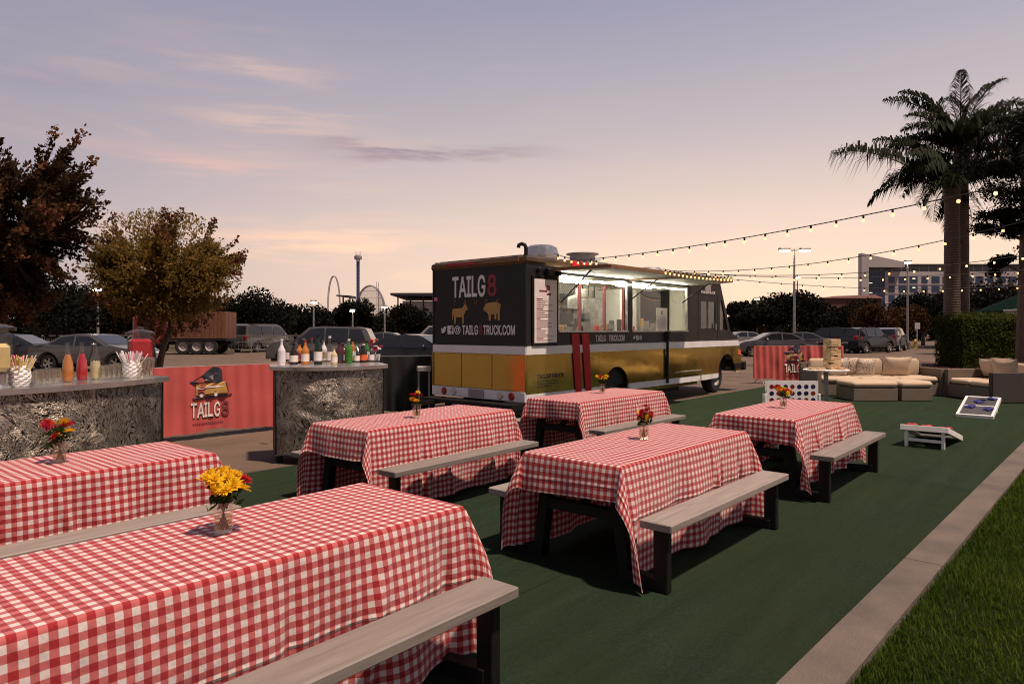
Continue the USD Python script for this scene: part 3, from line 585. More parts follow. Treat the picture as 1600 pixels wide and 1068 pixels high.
    b = B().add([an(0.62, 0.02), an(6.05, 0.02), an(5.35, 1.3), an(0.62, 1.3), an(0.62, 0.02, .035), an(6.05, 0.02, .035), an(5.35, 1.3, .035), an(0.62, 1.3, .035)], [[0, 3, 2, 1], [4, 5, 6, 7], [0, 1, 5, 4], [1, 2, 6, 5], [2, 3, 7, 6], [3, 0, 4, 7]])
    obj('awning', b, m['white'], t, smooth=False)
    b = B().beam(an(0.6, 1.3, .02), an(5.4, 1.3, .02), 0.03, 0.06); b.beam(an(0.61, 0.0, .02), an(0.61, 1.3, .02), 0.03, 0.06); b.beam(an(6.06, 0.03, .02), an(5.36, 1.3, .02), 0.03, 0.06); b.beam(an(3.3, 0.03, -.015), an(3.3, 1.25, -.015), 0.06, 0.03)
    obj('awning_edge', b, m['brownprint'], t)
    for x in (0.95, 3.35, 5.6): obj('awning_strut', B().tube([(x, -0.02, 2.12 if x < 3 else 2.25), (x - 0.05, -0.75, 2.69)], 0.013, 6), m['blackmetal'], t)
    # roof fittings
    b = B().tube([(0.10, 0.08, 2.86), (0.10, 0.08, 3.03), (0.09, 0.10, 3.08), (0.06, 0.14, 3.10), (0.03, 0.18, 3.08), (0.03, 0.19, 3.03)], 0.034, 10); obj('vent_pipe', b, m['blackmetal'], t)
    b = B().lathe([(0.31, 0), (0.33, 0.05), (0.33, 0.12), (0.29, 0.24), (0.22, 0.28), (0, 0.29)], 24, (1.12, 0.56, 2.915)); obj('roof_fan', b, m['steel'], t)
    b = B().lathe([(0.26, 0), (0.26, 0.22), (0.33, 0.23), (0.33, 0.25), (0, 0.25)], 24, (2.5, 0.6, 2.915)); b.box((2.5, 0.6, 2.95), (0.75, 0.75, 0.06)); obj('exhaust_drum', b, m['dullsteel'], t)
    b = B().lathe([(0.30, 0), (0.30, 0.10), (0.22, 0.17), (0, 0.19)], 20, (5.4, 0.7, 2.915)); obj('roof_vent', b, m['dullsteel'], t)
    # prints
    def side_text(s, x, z, h, w, mat, name='lettering', y=0.0, parent=t, bold=True):
        q = meshkit.text_mesh(s, h, 0.004, bold); v = np.array(q.vertices); k = w / (v[:, 0].max())
        return obj(name, (np.column_stack([x + v[:, 0] * k, y - v[:, 2], z + v[:, 1]]), q.faces), m[mat], parent, smooth=False)
    def rear_text(s, y, z, h, w, mat, name='lettering'):
        q = meshkit.text_mesh(s, h, 0.005, True); v = np.array(q.vertices); k = w / (v[:, 0].max())
        return obj(name, (np.column_stack([-v[:, 2], y - v[:, 0] * k, z + v[:, 1]]), q.faces), m[mat], t, smooth=False)
    rear_text('TAILG', 1.80, 2.235, 0.36, 0.86, 'white'); rear_text('8', 0.91, 2.235, 0.36, 0.24, 'darkred')
    for k, ch in enumerate('TRUCK'): rear_text(ch, 1.76 - k * 0.27, 2.09, 0.075, 0.075, 'brownprint')
    rear_text('TAILG', 1.53, 1.545, 0.16, 0.41, 'white'); rear_text('8', 1.10, 1.545, 0.16, 0.09, 'darkred'); rear_text('TRUCK.COM', 1.00, 1.545, 0.16, 0.76, 'white')
    rp = lambda y, z, s: (lambda v: np.column_stack([-v[:, 2], y - v[:, 0] * s, z + v[:, 1] * s]))
    cow = [(0, .58), (.05, .68), (.62, .70), (.72, .76), (.80, .88), (.83, .82), (.88, .90), (.90, .82), (1.0, .68), (.98, .61), (.87, .60), (.82, .48), (.75, .38), (.75, 0), (.66, 0), (.64, .30), (.34, .28), (.27, .34), (.23, 0), (.13, 0), (.12, .34), (.06, .44), (.05, .18), (.01, .18)]
    pig = [(0, .50), (.03, .58), (.1, .64), (.13, .78), (.2, .70), (.3, .76), (.7, .78), (.88, .74), (.95, .66), (1, .72), (.99, .58), (.95, .45), (.94, 0), (.84, 0), (.82, .28), (.76, .30), (.74, .05), (.66, .05), (.62, .28), (.46, .26), (.43, 0), (.33, 0), (.30, .26), (.2, .36), (.08, .42)]
    obj('cow_print', B().prism(cow, 0.004, rp(1.79, 1.74, 0.41)), m['goldprint'], t, smooth=False); obj('pig_print', B().prism(pig, 0.004, rp(0.99, 1.79, 0.42)), m['goldprint'], t, smooth=False)
    def icons(fn, nm='social_icon'):
        bird = [(0, .25), (.18, .28), (.26, .36), (.06, .5), (.14, .56), (.02, .78), (.3, .62), (.46, .62), (.5, .8), (.68, .92), (.82, .86), (1.0, .92), (.92, .76), (.84, .5), (.62, .22), (.3, .12)]
        fsq = sg.box(0, 0, 1, 1).buffer(-.1).buffer(.1).difference(sg.Polygon([(.55, 0), (.55, .42), (.42, .42), (.42, .58), (.55, .58), (.55, .75), (.66, .88), (.88, .88), (.88, .72), (.74, .72), (.70, .58), (.88, .58), (.86, .42), (.70, .42), (.70, 0)]))
        ring = sg.Point(.5, .5).buffer(.5).difference(sg.Point(.5, .5).buffer(.40)).union(sg.Point(.5, .5).buffer(.25).difference(sg.Point(.5, .5).buffer(.14))).union(sg.Point(.74, .74).buffer(.06))
        for k, p in enumerate((sg.Polygon(bird), fsq, ring)): obj(nm, B().prism(p, 0.004, fn(k)), m['white'], t, smooth=False)
    icons(lambda k: rp(2.10 - k * 0.185, 1.545, 0.16))
    sp = lambda x, z, s: (lambda v: np.column_stack([x + v[:, 0] * s, -v[:, 2], z + v[:, 1] * s]))
    side_text('TAILG', 2.08, 1.405, 0.115, 0.36, 'white'); side_text('8', 2.46, 1.405, 0.115, 0.07, 'darkred'); side_text('TRUCK.COM', 2.545, 1.405, 0.115, 0.58, 'white')
    icons(lambda k: sp(3.46 + k * 0.13, 1.415, 0.095))
    side_text('TAILG8TRUCK', 0.29, 0.78, 0.075, 0.78, 'blackprint'); 
    b = B()
    for k, w in enumerate((0.55, 0.62, 0.4)): b.box((0.30 + w / 2, -0.002, 0.735 - k * 0.045), (w, 0.005, 0.014))
    obj('small_print', b, m['blackprint'], t)
    house = [(0, .3), (.5, .75), (1, .3), (.88, .3), (.88, 0), (.12, 0), (.12, .3)]
    obj('cab_emblem', B().prism(house, 0.004, sp(6.78, 2.585, 0.42)), m['greyprint'], t, smooth=False); side_text('TAILG8TRUCK', 6.60, 2.515, 0.06, 0.8, 'offwhite')
    obj('rear_sticker', B().box((-0.003, 2.24, 2.21), (0.005, 0.09, 0.07)), m['straw_p'], t)
    return t
TRUCK = food_truck()
TR0, TRd, TRq = np.array([0.234, 11.494, 0]), np.array([math.sin(.718), math.cos(.718), 0]), np.array([math.cos(.718), -math.sin(.718), 0])

# ------------------------------------------------------------------ picnic tables, cloths, vases
def table_proto():
    t = thing('picnic_table', 'x', 'picnic table', (0, 0, -50), 0, group='picnic tables on the turf')
    L, W, zt = 1.96, 0.785, 0.755
    for k in range(5):
        w = W / 5; obj('table_plank', B().box((0, -W / 2 + w * (k + .5), zt - 0.02), (L, w - 0.006, 0.04), bev=0.004), m['bench'], t)
    bi = W / 2 + 0.144
    for sy in (-1, 1):
        obj('bench_seat', B().box((0, sy * (bi + 0.1115), 0.425), (L + 0.02, 0.223, 0.05), bev=0.006), m['bench'], t)
    for sx in (-1, 1):
        x = sx * (L / 2 - 0.13)
        for sy in (-1, 1):
            obj('table_leg', B().beam((x, sy * 0.37, 0.0), (x, sy * 0.27, zt - 0.04), 0.085, 0.085, up=(1, 0, 0), bev=0.006), m['blackmetal'], t)
            obj('bench_leg', B().box((x + sx * 0.05, sy * (bi + 0.112), 0.2), (0.06, 0.10, 0.40), bev=0.006), m['blackmetal'], t)
        fr = B().box((x, 0, 0.40), (0.07, 0.58, 0.075), bev=0.005); fr.box((x, 0, zt - 0.08), (0.07, 0.6, 0.07), bev=0.005)
        obj('cross_rail', fr, m['blackmetal'], t)
        for sy in (-1, 1): obj('bottom_rail', B().beam((x, sy * 0.34, 0.042), (x + sx * 0.05, sy * (bi + 0.11), 0.042), 0.075, 0.075, bev=0.005), m['blackmetal'], t)
        obj('brace', B().beam((x, 0.0, 0.42), (x - sx * 0.5, 0.0, zt - 0.05), 0.05, 0.04), m['blackmetal'], t)
    return t
def cloth_mesh(seed, ends=(0.26, 0.26), sides=(0.72, 0.72), skirt=0.04):
    rng = np.random.default_rng(seed); L, W, zt = 1.975, 0.80, 0.760
    us = np.concatenate([-(L / 2) - np.linspace(ends[0], 0.02, 14), np.linspace(-L / 2, L / 2, 150), L / 2 + np.linspace(0.02, ends[1], 14)])
    vs = np.concatenate([-(W / 2) - np.linspace(sides[0], 0.015, 38), np.linspace(-W / 2, W / 2, 26), W / 2 + np.linspace(0.015, sides[1], 38)])
    U, V = np.meshgrid(us, vs, indexing='ij')
    a, b = np.maximum(np.abs(U) - L / 2, 0), np.maximum(np.abs(V) - W / 2, 0)
    r = np.hypot(a, b); th = np.arctan2(b, np.maximum(a, 1e-9)); th = np.where(r < 1e-9, 0, th)
    cx, cy = np.clip(U, -L / 2, L / 2), np.clip(V, -W / 2, W / 2)
    nx, ny = np.where(r > 0, np.cos(th) * np.sign(U), 0), np.where(r > 0, np.sin(th) * np.sign(V), 0)
    nx[a == 0] = 0
    # folds run straight down and deepen towards the hem
    s = np.where(b > 0, U, V + 7.0) + np.where(V < 0, 3.3, 0)
    fold = np.zeros_like(s)
    for k in range(5):
        fr, ph, am = rng.uniform(4, 20), rng.uniform(0, 6.3), rng.uniform(0.3, 1.0)
        fold += am * np.sin(fr * s + ph + 1.2 * r * rng.normal())
    fold += 1.4 * (meshkit.fbm(np.stack([s * 3.1, r * 1.2 + seed, 0 * s + seed * 3.1], -1), 3) - 0.5) * 3
    pinch = np.zeros_like(s)                     # a few sharp pleats
    for k in range(5):
        c0, wd = rng.uniform(-0.9, 0.9), rng.uniform(0.02, 0.05); pinch += rng.choice([-1, 1]) * np.exp(-((s - c0 - np.where(V < 0, 3.3, 0) - 0.15 * r * rng.normal()) / wd) ** 2)
    corner = np.where((a > 0) & (b > 0), np.sin(2 * th), 0.0)
    near = np.exp(-np.maximum(L / 2 - np.abs(U), 0) / 0.16) * (b > 0)
    depth = np.clip(r / 0.7, 0, 1.2)
    out = skirt * np.sqrt(np.clip(r / 0.3, 0, 1)) + 0.020 * fold * depth + 0.030 * pinch * np.clip(r / 0.35, 0, 1) + 0.20 * r * corner + 0.05 * r * near
    out = np.clip(out, 0.006 * np.clip(r / .02, 0, 1), 0.125 + 0.30 * corner * r + np.clip(r - 0.42, 0, 1) * 0.25)
    X, Y = cx + nx * out, cy + ny * out
    Z = zt - np.sqrt(np.maximum(r * r - (out * 0.7) ** 2, 0)) * np.where(r > 0, 1, 0)
    # rounded table edge, soft sag at the hem of the ends
    Z = Z + 0.02 * np.sin(3.0 * V + seed) * np.clip(a / 0.2, 0, 1) * (b == 0)
    top = (r == 0); bump = 0.0035 * (meshkit.fbm(np.stack([U * 4, V * 4, 0 * U + seed], -1), 3) - 0.5); Z = np.where(top, Z + bump, Z)
    lowz = 0.022 + 0.012 * meshkit.noise(np.stack([U * 9, V * 9, 0 * U + seed], -1)); drag = np.maximum(lowz - Z, 0)
    Y = Y + ny * drag * 0.5; X = X + nx * drag * 0.5; Z = np.maximum(Z, lowz)
    n0, n1 = U.shape; i, j = np.meshgrid(np.arange(n0 - 1), np.arange(n1 - 1), indexing='ij')
    q = np.stack([i * n1 + j, (i + 1) * n1 + j, (i + 1) * n1 + j + 1, i * n1 + j + 1], -1).reshape(-1, 4)
    return np.stack([X, Y, Z], -1).reshape(-1, 3), q, np.stack([U + seed * 0.013 + 5, V + 5], -1).reshape(-1, 2)
def head(b, c, r, rng):
    """One chrysanthemum-like head: three whorls of petals round a dome."""
    ax = rng.normal(0, 0.5, 3) + [0, 0, 1.0]; ax /= np.linalg.norm(ax); x = np.cross(ax, [0.3, 0.8, 0.1]); x /= np.linalg.norm(x); y = np.cross(ax, x)
    for k, (n, tilt, rr) in enumerate(((13, 0.05, 1.0), (11, 0.5, 0.86), (8, 0.95, 0.66), (5, 1.3, 0.42))):
        for j in range(n):
            p = 2 * PI * (j + rng.random() * .5) / n; d = (math.cos(p) * x + math.sin(p) * y) * math.cos(tilt) + ax * math.sin(tilt); w = np.cross(d, ax); w /= np.linalg.norm(w) + 1e-9
            L = r * rr * rng.uniform(.85, 1.12); o = np.array(c)
            b.add([o + d * L * .08, o + d * L * .6 + w * L * .17 + ax * L * .06, o + d * L, o + d * L * .6 - w * L * .17 + ax * L * .06], [[0, 1, 2], [0, 2, 3]])
def vase(label, loc, heads, seed, big=1.0):
    rng = np.random.default_rng(seed); t = thing('flower_vase', label, 'vase', loc, 0)
    r, h = 0.040, 0.135
    obj('glass_jar', B().lathe([(0, 0.004), (r * .9, 0.004), (r, 0.015), (r * .97, h * .5), (r * 1.02, h * .93), (r * 1.12, h), (r * 1.06, h), (r * .95, h * .93), (r * .91, h * .5), (r * .92, 0.02), (0, 0.016)], 22), m['clear'], t)
    obj('water', B().lathe([(0, 0.018), (r * .88, 0.02), (r * .88, h * .55), (0, h * .55)], 18), m['water'], t)
    b = B(); L = []
    tips = []
    n = len(heads)
    for k in range(n):
        an = 2 * PI * k / n + rng.random(); rad = (0.022 + 0.050 * rng.random() ** .6) * big * (0.35 if k == 0 else 1); z = h + (0.030 + 0.065 * rng.random()) * big + (0.03 if k == 0 else 0)
        tip = np.array([math.cos(an) * rad, math.sin(an) * rad, z]); tips.append(tip)
        b.tube([(-tip[0] * .3, -tip[1] * .3, 0.02), (tip[0] * .1, tip[1] * .1, h * .8), tip], 0.0025, 5)
    obj('stems', b, m['stem'], t)
    c = np.array([[math.cos(a) * q, math.sin(a) * q, h + zz] for a, q, zz in zip(rng.random(70) * 6.3, rng.random(70) * .06 * big, rng.random(70) * .09 * big - 0.02)])
    obj('leaves', leaf_quads(c, 0.05, rng, aspect=.4), m['stem'], t, smooth=False)
    for tip, hd in zip(tips, heads):
        b = B(); head(b, tip, rng.uniform(.029, .039) * big * 1.05, rng); obj('flower_head', b, m['fl_' + hd], t, smooth=False)
    return t

PT = table_proto()
TABLES = [  # centre, angle, cloth seed, drops of left end / right end / back / front, words
    (np.array([1.046, 5.334]), 0.724, 3, (0.25, 0.25), (0.70, 0.72), 'middle of the turf, nearest to the kerb side of the vase with red blooms'),
    (np.array([3.062, 7.541]), 0.715, 7, (0.24, 0.25), (0.70, 0.66), ''), (np.array([-0.93, 6.87]), 0.683, 11, (0.26, 0.22), (0.70, 0.72), ''),
    (np.array([1.17, 9.129]), 0.730, 15, (0.24, 0.22), (0.66, 0.60), ''), (np.array([-1.185, 2.86]), 0.70, 19, (0.20, 0.34), (0.72, 0.70), ''), (np.array([-3.03, 4.29]), 0.70, 23, (0.2, 0.16), (0.7, 0.68), '')]
TL = ['picnic table in the centre of the turf with a clear gap to the kerb', 'picnic table on the right, in front of the four in a row board', 'picnic table right of the second bar, left of centre',
      'farthest picnic table, close beside the food truck', 'nearest picnic table, large in the lower left foreground', 'picnic table at the left edge in front of the long bar']
CL = ['red and white gingham cloth on the table in the centre of the turf', 'red and white gingham cloth on the right table before the four in a row board', 'red and white gingham cloth on the table right of the second bar',
      'red and white gingham cloth on the farthest table beside the food truck', 'red and white gingham cloth on the nearest table in the foreground', 'red and white gingham cloth on the left edge table before the long bar']
for i, (c, a, sd, en, si, _) in enumerate(TABLES):
    rz = PI / 2 - a
    if i == 0:
        x = UsdGeom.Xform(PT); ops = x.GetOrderedXformOps(); ops[0].Set(Gf.Vec3d(c[0], c[1], 0.006)); ops[1].Set(math.degrees(rz)); tag(PT, TL[0])
    else: dup(PT, TL[i], (c[0], c[1], 0.006), rz, 'picnic tables on the turf')
    v, q, uv = cloth_mesh(sd, en, si[::-1])
    obj('tablecloth', (v, q), m['cloth'], smooth=True, uv=uv, label=CL[i], cat='tablecloth', group='gingham tablecloths', loc=(c[0], c[1], 0.008), rz=rz)
Y_, R_, O_, K_ = 'yellow', 'red', 'orange', 'pink'
VS = [('glass jar of red flowers with one yellow bloom on the centre table', (1006, 686), [R_, R_, Y_, R_, O_, R_, Y_, R_], 1.0), ('glass jar of mixed orange, red and yellow flowers on the right table', (1224, 637), [Y_, O_, R_, R_, O_, Y_, R_, O_], 1.1),
      ('glass jar of red and yellow flowers on the table beside the second bar', (651, 652), [Y_, R_, Y_, R_, O_, Y_, R_], .95), ('glass jar of yellow flowers on the farthest table', (941, 614), [Y_, Y_, O_, Y_, Y_, R_, Y_, Y_], 1.0),
      ('glass jar of big yellow chrysanthemums on the nearest table', (349, 832), [Y_, Y_, Y_, Y_, Y_, Y_, O_, Y_, Y_, Y_, Y_, Y_, Y_, Y_, Y_, R_], 1.2), ('glass jar of red and pink flowers with yellow on top on the left edge table', (93, 722), [Y_, R_, K_, Y_, R_, K_, O_, R_, Y_], 1.25)]
for k, (lb, px, hd, big) in enumerate(VS):
    p = GP(*px, 0.770); vase(lb, (p[0], p[1], 0.771), hd, 40 + k, big)

# ------------------------------------------------------------------ the two bars
def bar(name, label, P, Q, bulge, top=1.187, depth=0.6, castor=True):
    """A curved counter from P (left) to Q (right), its front bulging to the right of P->Q seen from above."""
    P, Q = np.array(P, float), np.array(Q, float); L = np.linalg.norm(Q - P); rz = math.atan2(*(Q - P)[::-1])
    t = thing(name, label, 'bar counter', (P[0], P[1], 0), rz, 'curved bar counters')
    xs = np.linspace(0, L, 40); fy = lambda x, k=0.0: -bulge * (1 - (2 * x / L - 1) ** 2) - k
    b = B()
    for z0, z1, k0, k1 in ((0.12, top - 0.05, -0.0, 0.02),):
        v = np.vstack([np.column_stack([xs, fy(xs, k0), np.full(40, z0)]), np.column_stack([xs, fy(xs, k1), np.full(40, z1)])])
        i = np.arange(39); b.add(v, np.stack([i, i + 1, i + 41, i + 40], 1))
        v2 = v + [0, 0.03, 0]; b.add(v2, np.stack([i, i + 40, i + 41, i + 1], 1))
    obj('front_panel', b, m['thatch'], t)
    for x in (0.012, L - 0.012): obj('end_panel', B().box((x, depth / 2 - 0.02, 0.62), (0.024, depth + 0.02, 1.02)), m['blackmetal'], t)
    poly = sg.Polygon(list(zip(np.linspace(-0.05, L + 0.05, 40), fy(xs, 0.05))) + [(L + 0.05, depth), (-0.05, depth)])
    obj('counter_top', B().prism(poly, 0.045, lambda v: v + [0, 0, top - 0.046]), m['steel'], t, smooth=False)
    base = sg.Polygon(list(zip(xs, fy(xs, -0.03))) + [(L, depth - .02), (0, depth - .02)])
    obj('plinth', B().prism(base, 0.05, lambda v: v + [0, 0, 0.115]), m['blackmetal'], t, smooth=False)
    for x, y in ((0.06, 0.05), (L - 0.06, 0.05), (0.06, depth - .1), (L - .06, depth - .1)):
        b = B().lathe([(0.0, -0.016), (0.03, -0.016), (0.046, -0.012), (0.046, 0.012), (0.03, 0.016), (0, 0.016)], 16); v, f = b.arr()
        c = obj('castor', (np.column_stack([x + v[:, 0], y + v[:, 2], 0.046 + v[:, 1]]), f), m['rubber'], t)
        obj('bracket', B().box((x, y, 0.098), (0.09, 0.06, 0.03), bev=0.006), m['steel'], c)
    return P, (Q - P) / L, L
barA = bar('bar_counter', 'long curved bar with swirled metal front at the left edge', (-4.62, 4.55), (-3.36, 6.52), 0.34)
barB = bar('bar_counter', 'shorter curved bar with swirled metal front beside the food truck', (-2.90, 8.30), (-1.66, 8.78), 0.36)
ZT = 1.187
def on_bar(u, v_base):                          # the point of the bar tops seen at (u, v)
    return GP(u, v_base, ZT)
def bottle(label, u, vb, h, r, mat, capm='blackmetal', lab=None, grp=None, neck=0.32, liquid=None):
    p = on_bar(u, vb); t = thing('bottle', label, 'bottle', p + [0, 0, 0.001], 0, grp)
    nr = r * neck
    obj('glass', B().lathe([(0, 0), (r * .92, 0), (r, .01), (r, h * .52), (r * .9, h * .60), (nr * 1.3, h * .74), (nr, h * .80), (nr, h * .94), (nr * 1.25, h * .945), (nr * 1.25, h * .97), (0, h * .97)], 16), m[mat], t)
    if capm: obj('cap', B().lathe([(nr * 1.3, h * .93), (nr * 1.35, h), (0, h)], 12), m[capm], t)
    if lab: obj('label', B().lathe([(r + .001, h * .12), (r + .0015, h * .13), (r + .0015, h * .42), (r + .001, h * .43)], 18), m[lab], t)
    return t
def flask(label, u, vb, h, r, mat, fill):
    """A clear swing-neck juice bottle, filled to fill."""
    p = on_bar(u, vb); t = thing('juice_bottle', label, 'bottle', p + [0, 0, 0.001])
    pr = lambda s: [(0, 0.004), (r * .9 * s, 0.004), (r * s, .02), (r * 1.04 * s, h * .30), (r * .86 * s, h * .52), (r * .42 * s, h * .70), (r * .32 * s, h * .82)]
    obj('glass', B().lathe(pr(1.0) + [(r * .32, h * .95), (r * .42, h * .96), (r * .42, h), (r * .26, h)], 18), m['clear'], t)
    obj('juice', B().lathe([q for q in pr(.93) if q[1] < h * fill] + [(float(np.interp(h * fill, [q[1] for q in pr(.93)][1:], [q[0] for q in pr(.93)][1:])), h * fill), (0, h * fill)], 18), m[mat], t)
def tumbler(label, u, vb, h=0.11, r=0.036, dy=0.0, grp='glass tumblers on the long bar'):
    p = on_bar(u, vb) + [0, dy, 0]
    tag(obj('glass_tumbler', B().lathe([(0, .002), (r * .86, .002), (r * .9, .01), (r, h), (r * .93, h), (r * .82, .02), (0, .018)], 16), m['tumbler'], loc=p + np.array([0, 0, .001])), label, 'glass', grp)
flask('orange juice bottle, leftmost of the three open bottles on the long bar', 106, 596, 0.335, 0.044, 'amber', 0.70)
flask('red juice bottle, in the middle of three open bottles on the long bar', 128, 594, 0.335, 0.044, 'redliq', 0.70)
flask('pale yellow juice bottle, rightmost of three open bottles on the long bar', 149, 592, 0.335, 0.044, 'pale', 0.48)
for k in range(4):
    tumbler('clear glass tumbler standing left of the orange juice bottle', 59 + 9.5 * k, 601 - 0.9 * k)
    tumbler('clear glass tumbler standing left of the orange juice bottle', 60 + 9.5 * k, 597 - 0.9 * k)
for k in range(6):
    tumbler('clear glass tumbler standing right of the pale yellow juice bottle', 162 + 8 * k, 592 - .8 * k); tumbler('clear glass tumbler standing right of the pale yellow juice bottle', 164 + 8 * k, 588 - .8 * k)
for k in range(4):
    p = on_bar(217 + 6 * k, 590 - 1.0 * k); b = B().lathe([(0, 0), (.030, 0), (.044, .17), (.047, .175), (.047, .18), (.041, .178), (.028, .01), (0, .008)], 16)
    obj('plastic_cup', b, m['tumbler'], loc=p, label='tall clear plastic cup in a stack below the red drinks dispenser', cat='cup', group='clear plastic cups')
def pineapple(label, u, vb, cols, seed):
    p = on_bar(u, vb); t = thing('pineapple_vase', label, 'vase', p + [0, 0, .001]); rng = np.random.default_rng(seed)
    h, r = 0.165, 0.072
    an = np.arange(28) * 2 * PI / 28; zz = np.linspace(0, h, 19); V = []
    for i, z in enumerate(zz):
        pr = r * (0.80 + 0.26 * math.sin(PI * min(1, z / h * .92 + .05)))
        V.append(np.column_stack([np.cos(an) * pr * (1 + .06 * np.where((np.arange(28) // 2 + i // 2) % 2, 1, -1)), np.sin(an) * pr * (1 + .06 * np.where((np.arange(28) // 2 + i // 2) % 2, 1, -1)), np.full(28, z)]))
    i, j = np.meshgrid(np.arange(18), np.arange(28), indexing='ij'); q = np.stack([i * 28 + j, i * 28 + (j + 1) % 28, (i + 1) * 28 + (j + 1) % 28, (i + 1) * 28 + j], -1).reshape(-1, 4)
    obj('jar', (np.vstack(V), q), m['white'], t, smooth=False)
    for k in range(54):
        a, s = rng.random() * 2 * PI, rng.random() * .06; d = np.array([math.cos(a), math.sin(a), 0])
        obj('straw', B().tube([d * s * .6 + [0, 0, .05], d * (s * 1.3 + .045 * rng.random() + .02) + [0, 0, h + .045 + .045 * rng.random()]], 0.0042, 6), m[cols[k % len(cols)]], t)
pineapple('white pineapple jar with pink and yellow paper straws', 30, 604, ('straw_p', 'straw_y', 'lemon', 'straw_y', 'straw_w'), 1)
pineapple('white pineapple jar with white paper straws', 206, 590, ('straw_w', 'straw_w', 'straw_w', 'straw_p'), 2)
def dispenser(label, u, vb, liq, fill, seed, s=0.24, h=0.30, z0=0.10):
    p = on_bar(u, vb); t = thing('drinks_dispenser', label, 'drinks dispenser', p + [0, 0, .001], 0.6)
    obj('tank', B().box((0, 0, z0 + h / 2), (s, s, h), bev=0.03), m['clear'], t); obj('drink', B().box((0, 0, z0 + .012 + h * fill / 2), (s - .02, s - .02, h * fill), bev=0.028), m[liq], t)
    obj('lid', B().lathe([(s * .62, 0), (s * .62, .025), (s * .45, .045), (.03, .06), (.028, .085), (0, .09)], 20, (0, 0, z0 + h)), m['clear'], t)
    obj('stand', B().lathe([(s * .5, 0), (s * .42, .03), (s * .42, z0 - .012), (s * .56, z0 - .002), (0, z0 - .001)], 20), m['steel'], t)
    obj('tap', B().tube([(0, -s / 2, z0 + .05), (0, -s / 2 - .05, z0 + .05), (0, -s / 2 - .05, z0 + .02)], 0.012, 8), m['steel'], t)
dispenser('square drinks dispenser full of red punch at the end of the long bar', 219, 583, 'redliq', 0.82, 1, 0.225, 0.27, 0.12)
dispenser('square drinks dispenser of cloudy lemonade at the left edge', -14, 607, 'lemon', 0.66, 2, 0.26, 0.32, 0.12)
BB = [(440, 571, .33, .040, 'whitey', 'white', 'whitey', 'tall frosted white bottle at the left end of the shorter bar'), (459, 569, .27, .046, 'darkb', 'blackmetal', 'offwhite', 'squat dark bottle with a cream label'), (477, 569, .31, .042, 'amber', 'darkred', 'offwhite', 'amber bottle with a red cap and pale label'),
      (497, 569, .38, .044, 'darkgreen', 'blackmetal', 'white', 'tallest dark green bottle with a white label'), (515, 568, .36, .040, 'clear', 'white', 'offwhite', 'clear bottle with a white cap and label'), (530, 567, .28, .046, 'winered', 'blackmetal', 'navy', 'short wine red bottle with a dark label'), (535, 566, .25, .042, 'winered', 'blackmetal', 'greyprint', 'wine red bottle with a grey label just left of the green bottle'),
      (545, 567, .32, .042, 'green_b', 'white', 'green_b', 'bright green bottle with a white cap'), (557, 566.5, .22, .036, 'clear', 'white', 'offwhite', 'small clear bottle with a white label right of the green bottle'), (568, 566, .25, .044, 'darkb', 'white', 'orange', 'dark round bottle with an orange label'), (580, 565.5, .24, .036, 'clear', 'darkred', 'white', 'clear bottle with a red cap at the right end of the shorter bar')]
BB += [(449, 565, .30, .038, 'clear', 'blackmetal', 'offwhite', 'clear bottle behind the frosted white bottle'), (468, 564, .26, .042, 'amber', 'blackmetal', 'maroon', 'amber bottle with a maroon label, second row left'), (487, 563.5, .33, .038, 'clear', 'darkred', 'navy', 'clear bottle with a red cap and navy label'),
       (506, 563, .29, .042, 'whitey', 'steel', 'goldprint', 'white bottle with a gold label in the second row'), (522, 569, .22, .036, 'pale', 'steel', 'offwhite', 'small pale yellow bottle in the front row'), (551, 562, .30, .038, 'amber', 'blackmetal', 'offwhite', 'amber bottle behind the bright green bottle'), (573, 562, .28, .036, 'green_b', 'blackmetal', 'offwhite', 'green bottle with a pale label near the right end')]
for u, vb, h, r, mt, cp, lb, lab in BB: bottle(lab, u, vb, h, r * 1.18, mt, cp, lb, 'bottles on the shorter bar')
for u, vb in ((523, 563), (538, 562.5), (552, 562), (560, 561.5), (574, 561), (587, 561)):
    p = on_bar(u, vb); b = B().lathe([(0, 0), (.035, 0), (.034, .004), (.005, .012), (.0045, .09), (.03, .12), (.042, .17), (.036, .22), (.034, .22), (.040, .17), (0, .118)], 14)
    obj('wine_glass', b, m['clear'], loc=p, label='clear wine glass among the bottles at the back of the shorter bar', cat='glass', group='wine glasses')
p = on_bar(588, 563); t = thing('flower_posy', 'pale pink flower posy at the right end of the shorter bar', 'flowers', p); rng = np.random.default_rng(3)
obj('pot', B().lathe([(0, 0), (.05, 0), (.06, .09), (0, .085)], 14), m['white'], t)
for k in range(9):
    b = B(); head(b, (rng.normal(0, .045), rng.normal(0, .045), .13 + rng.random() * .09), .045, rng); obj('flower_head', b, m['straw_w'] if k % 3 else m['fl_pink'], t, smooth=False)

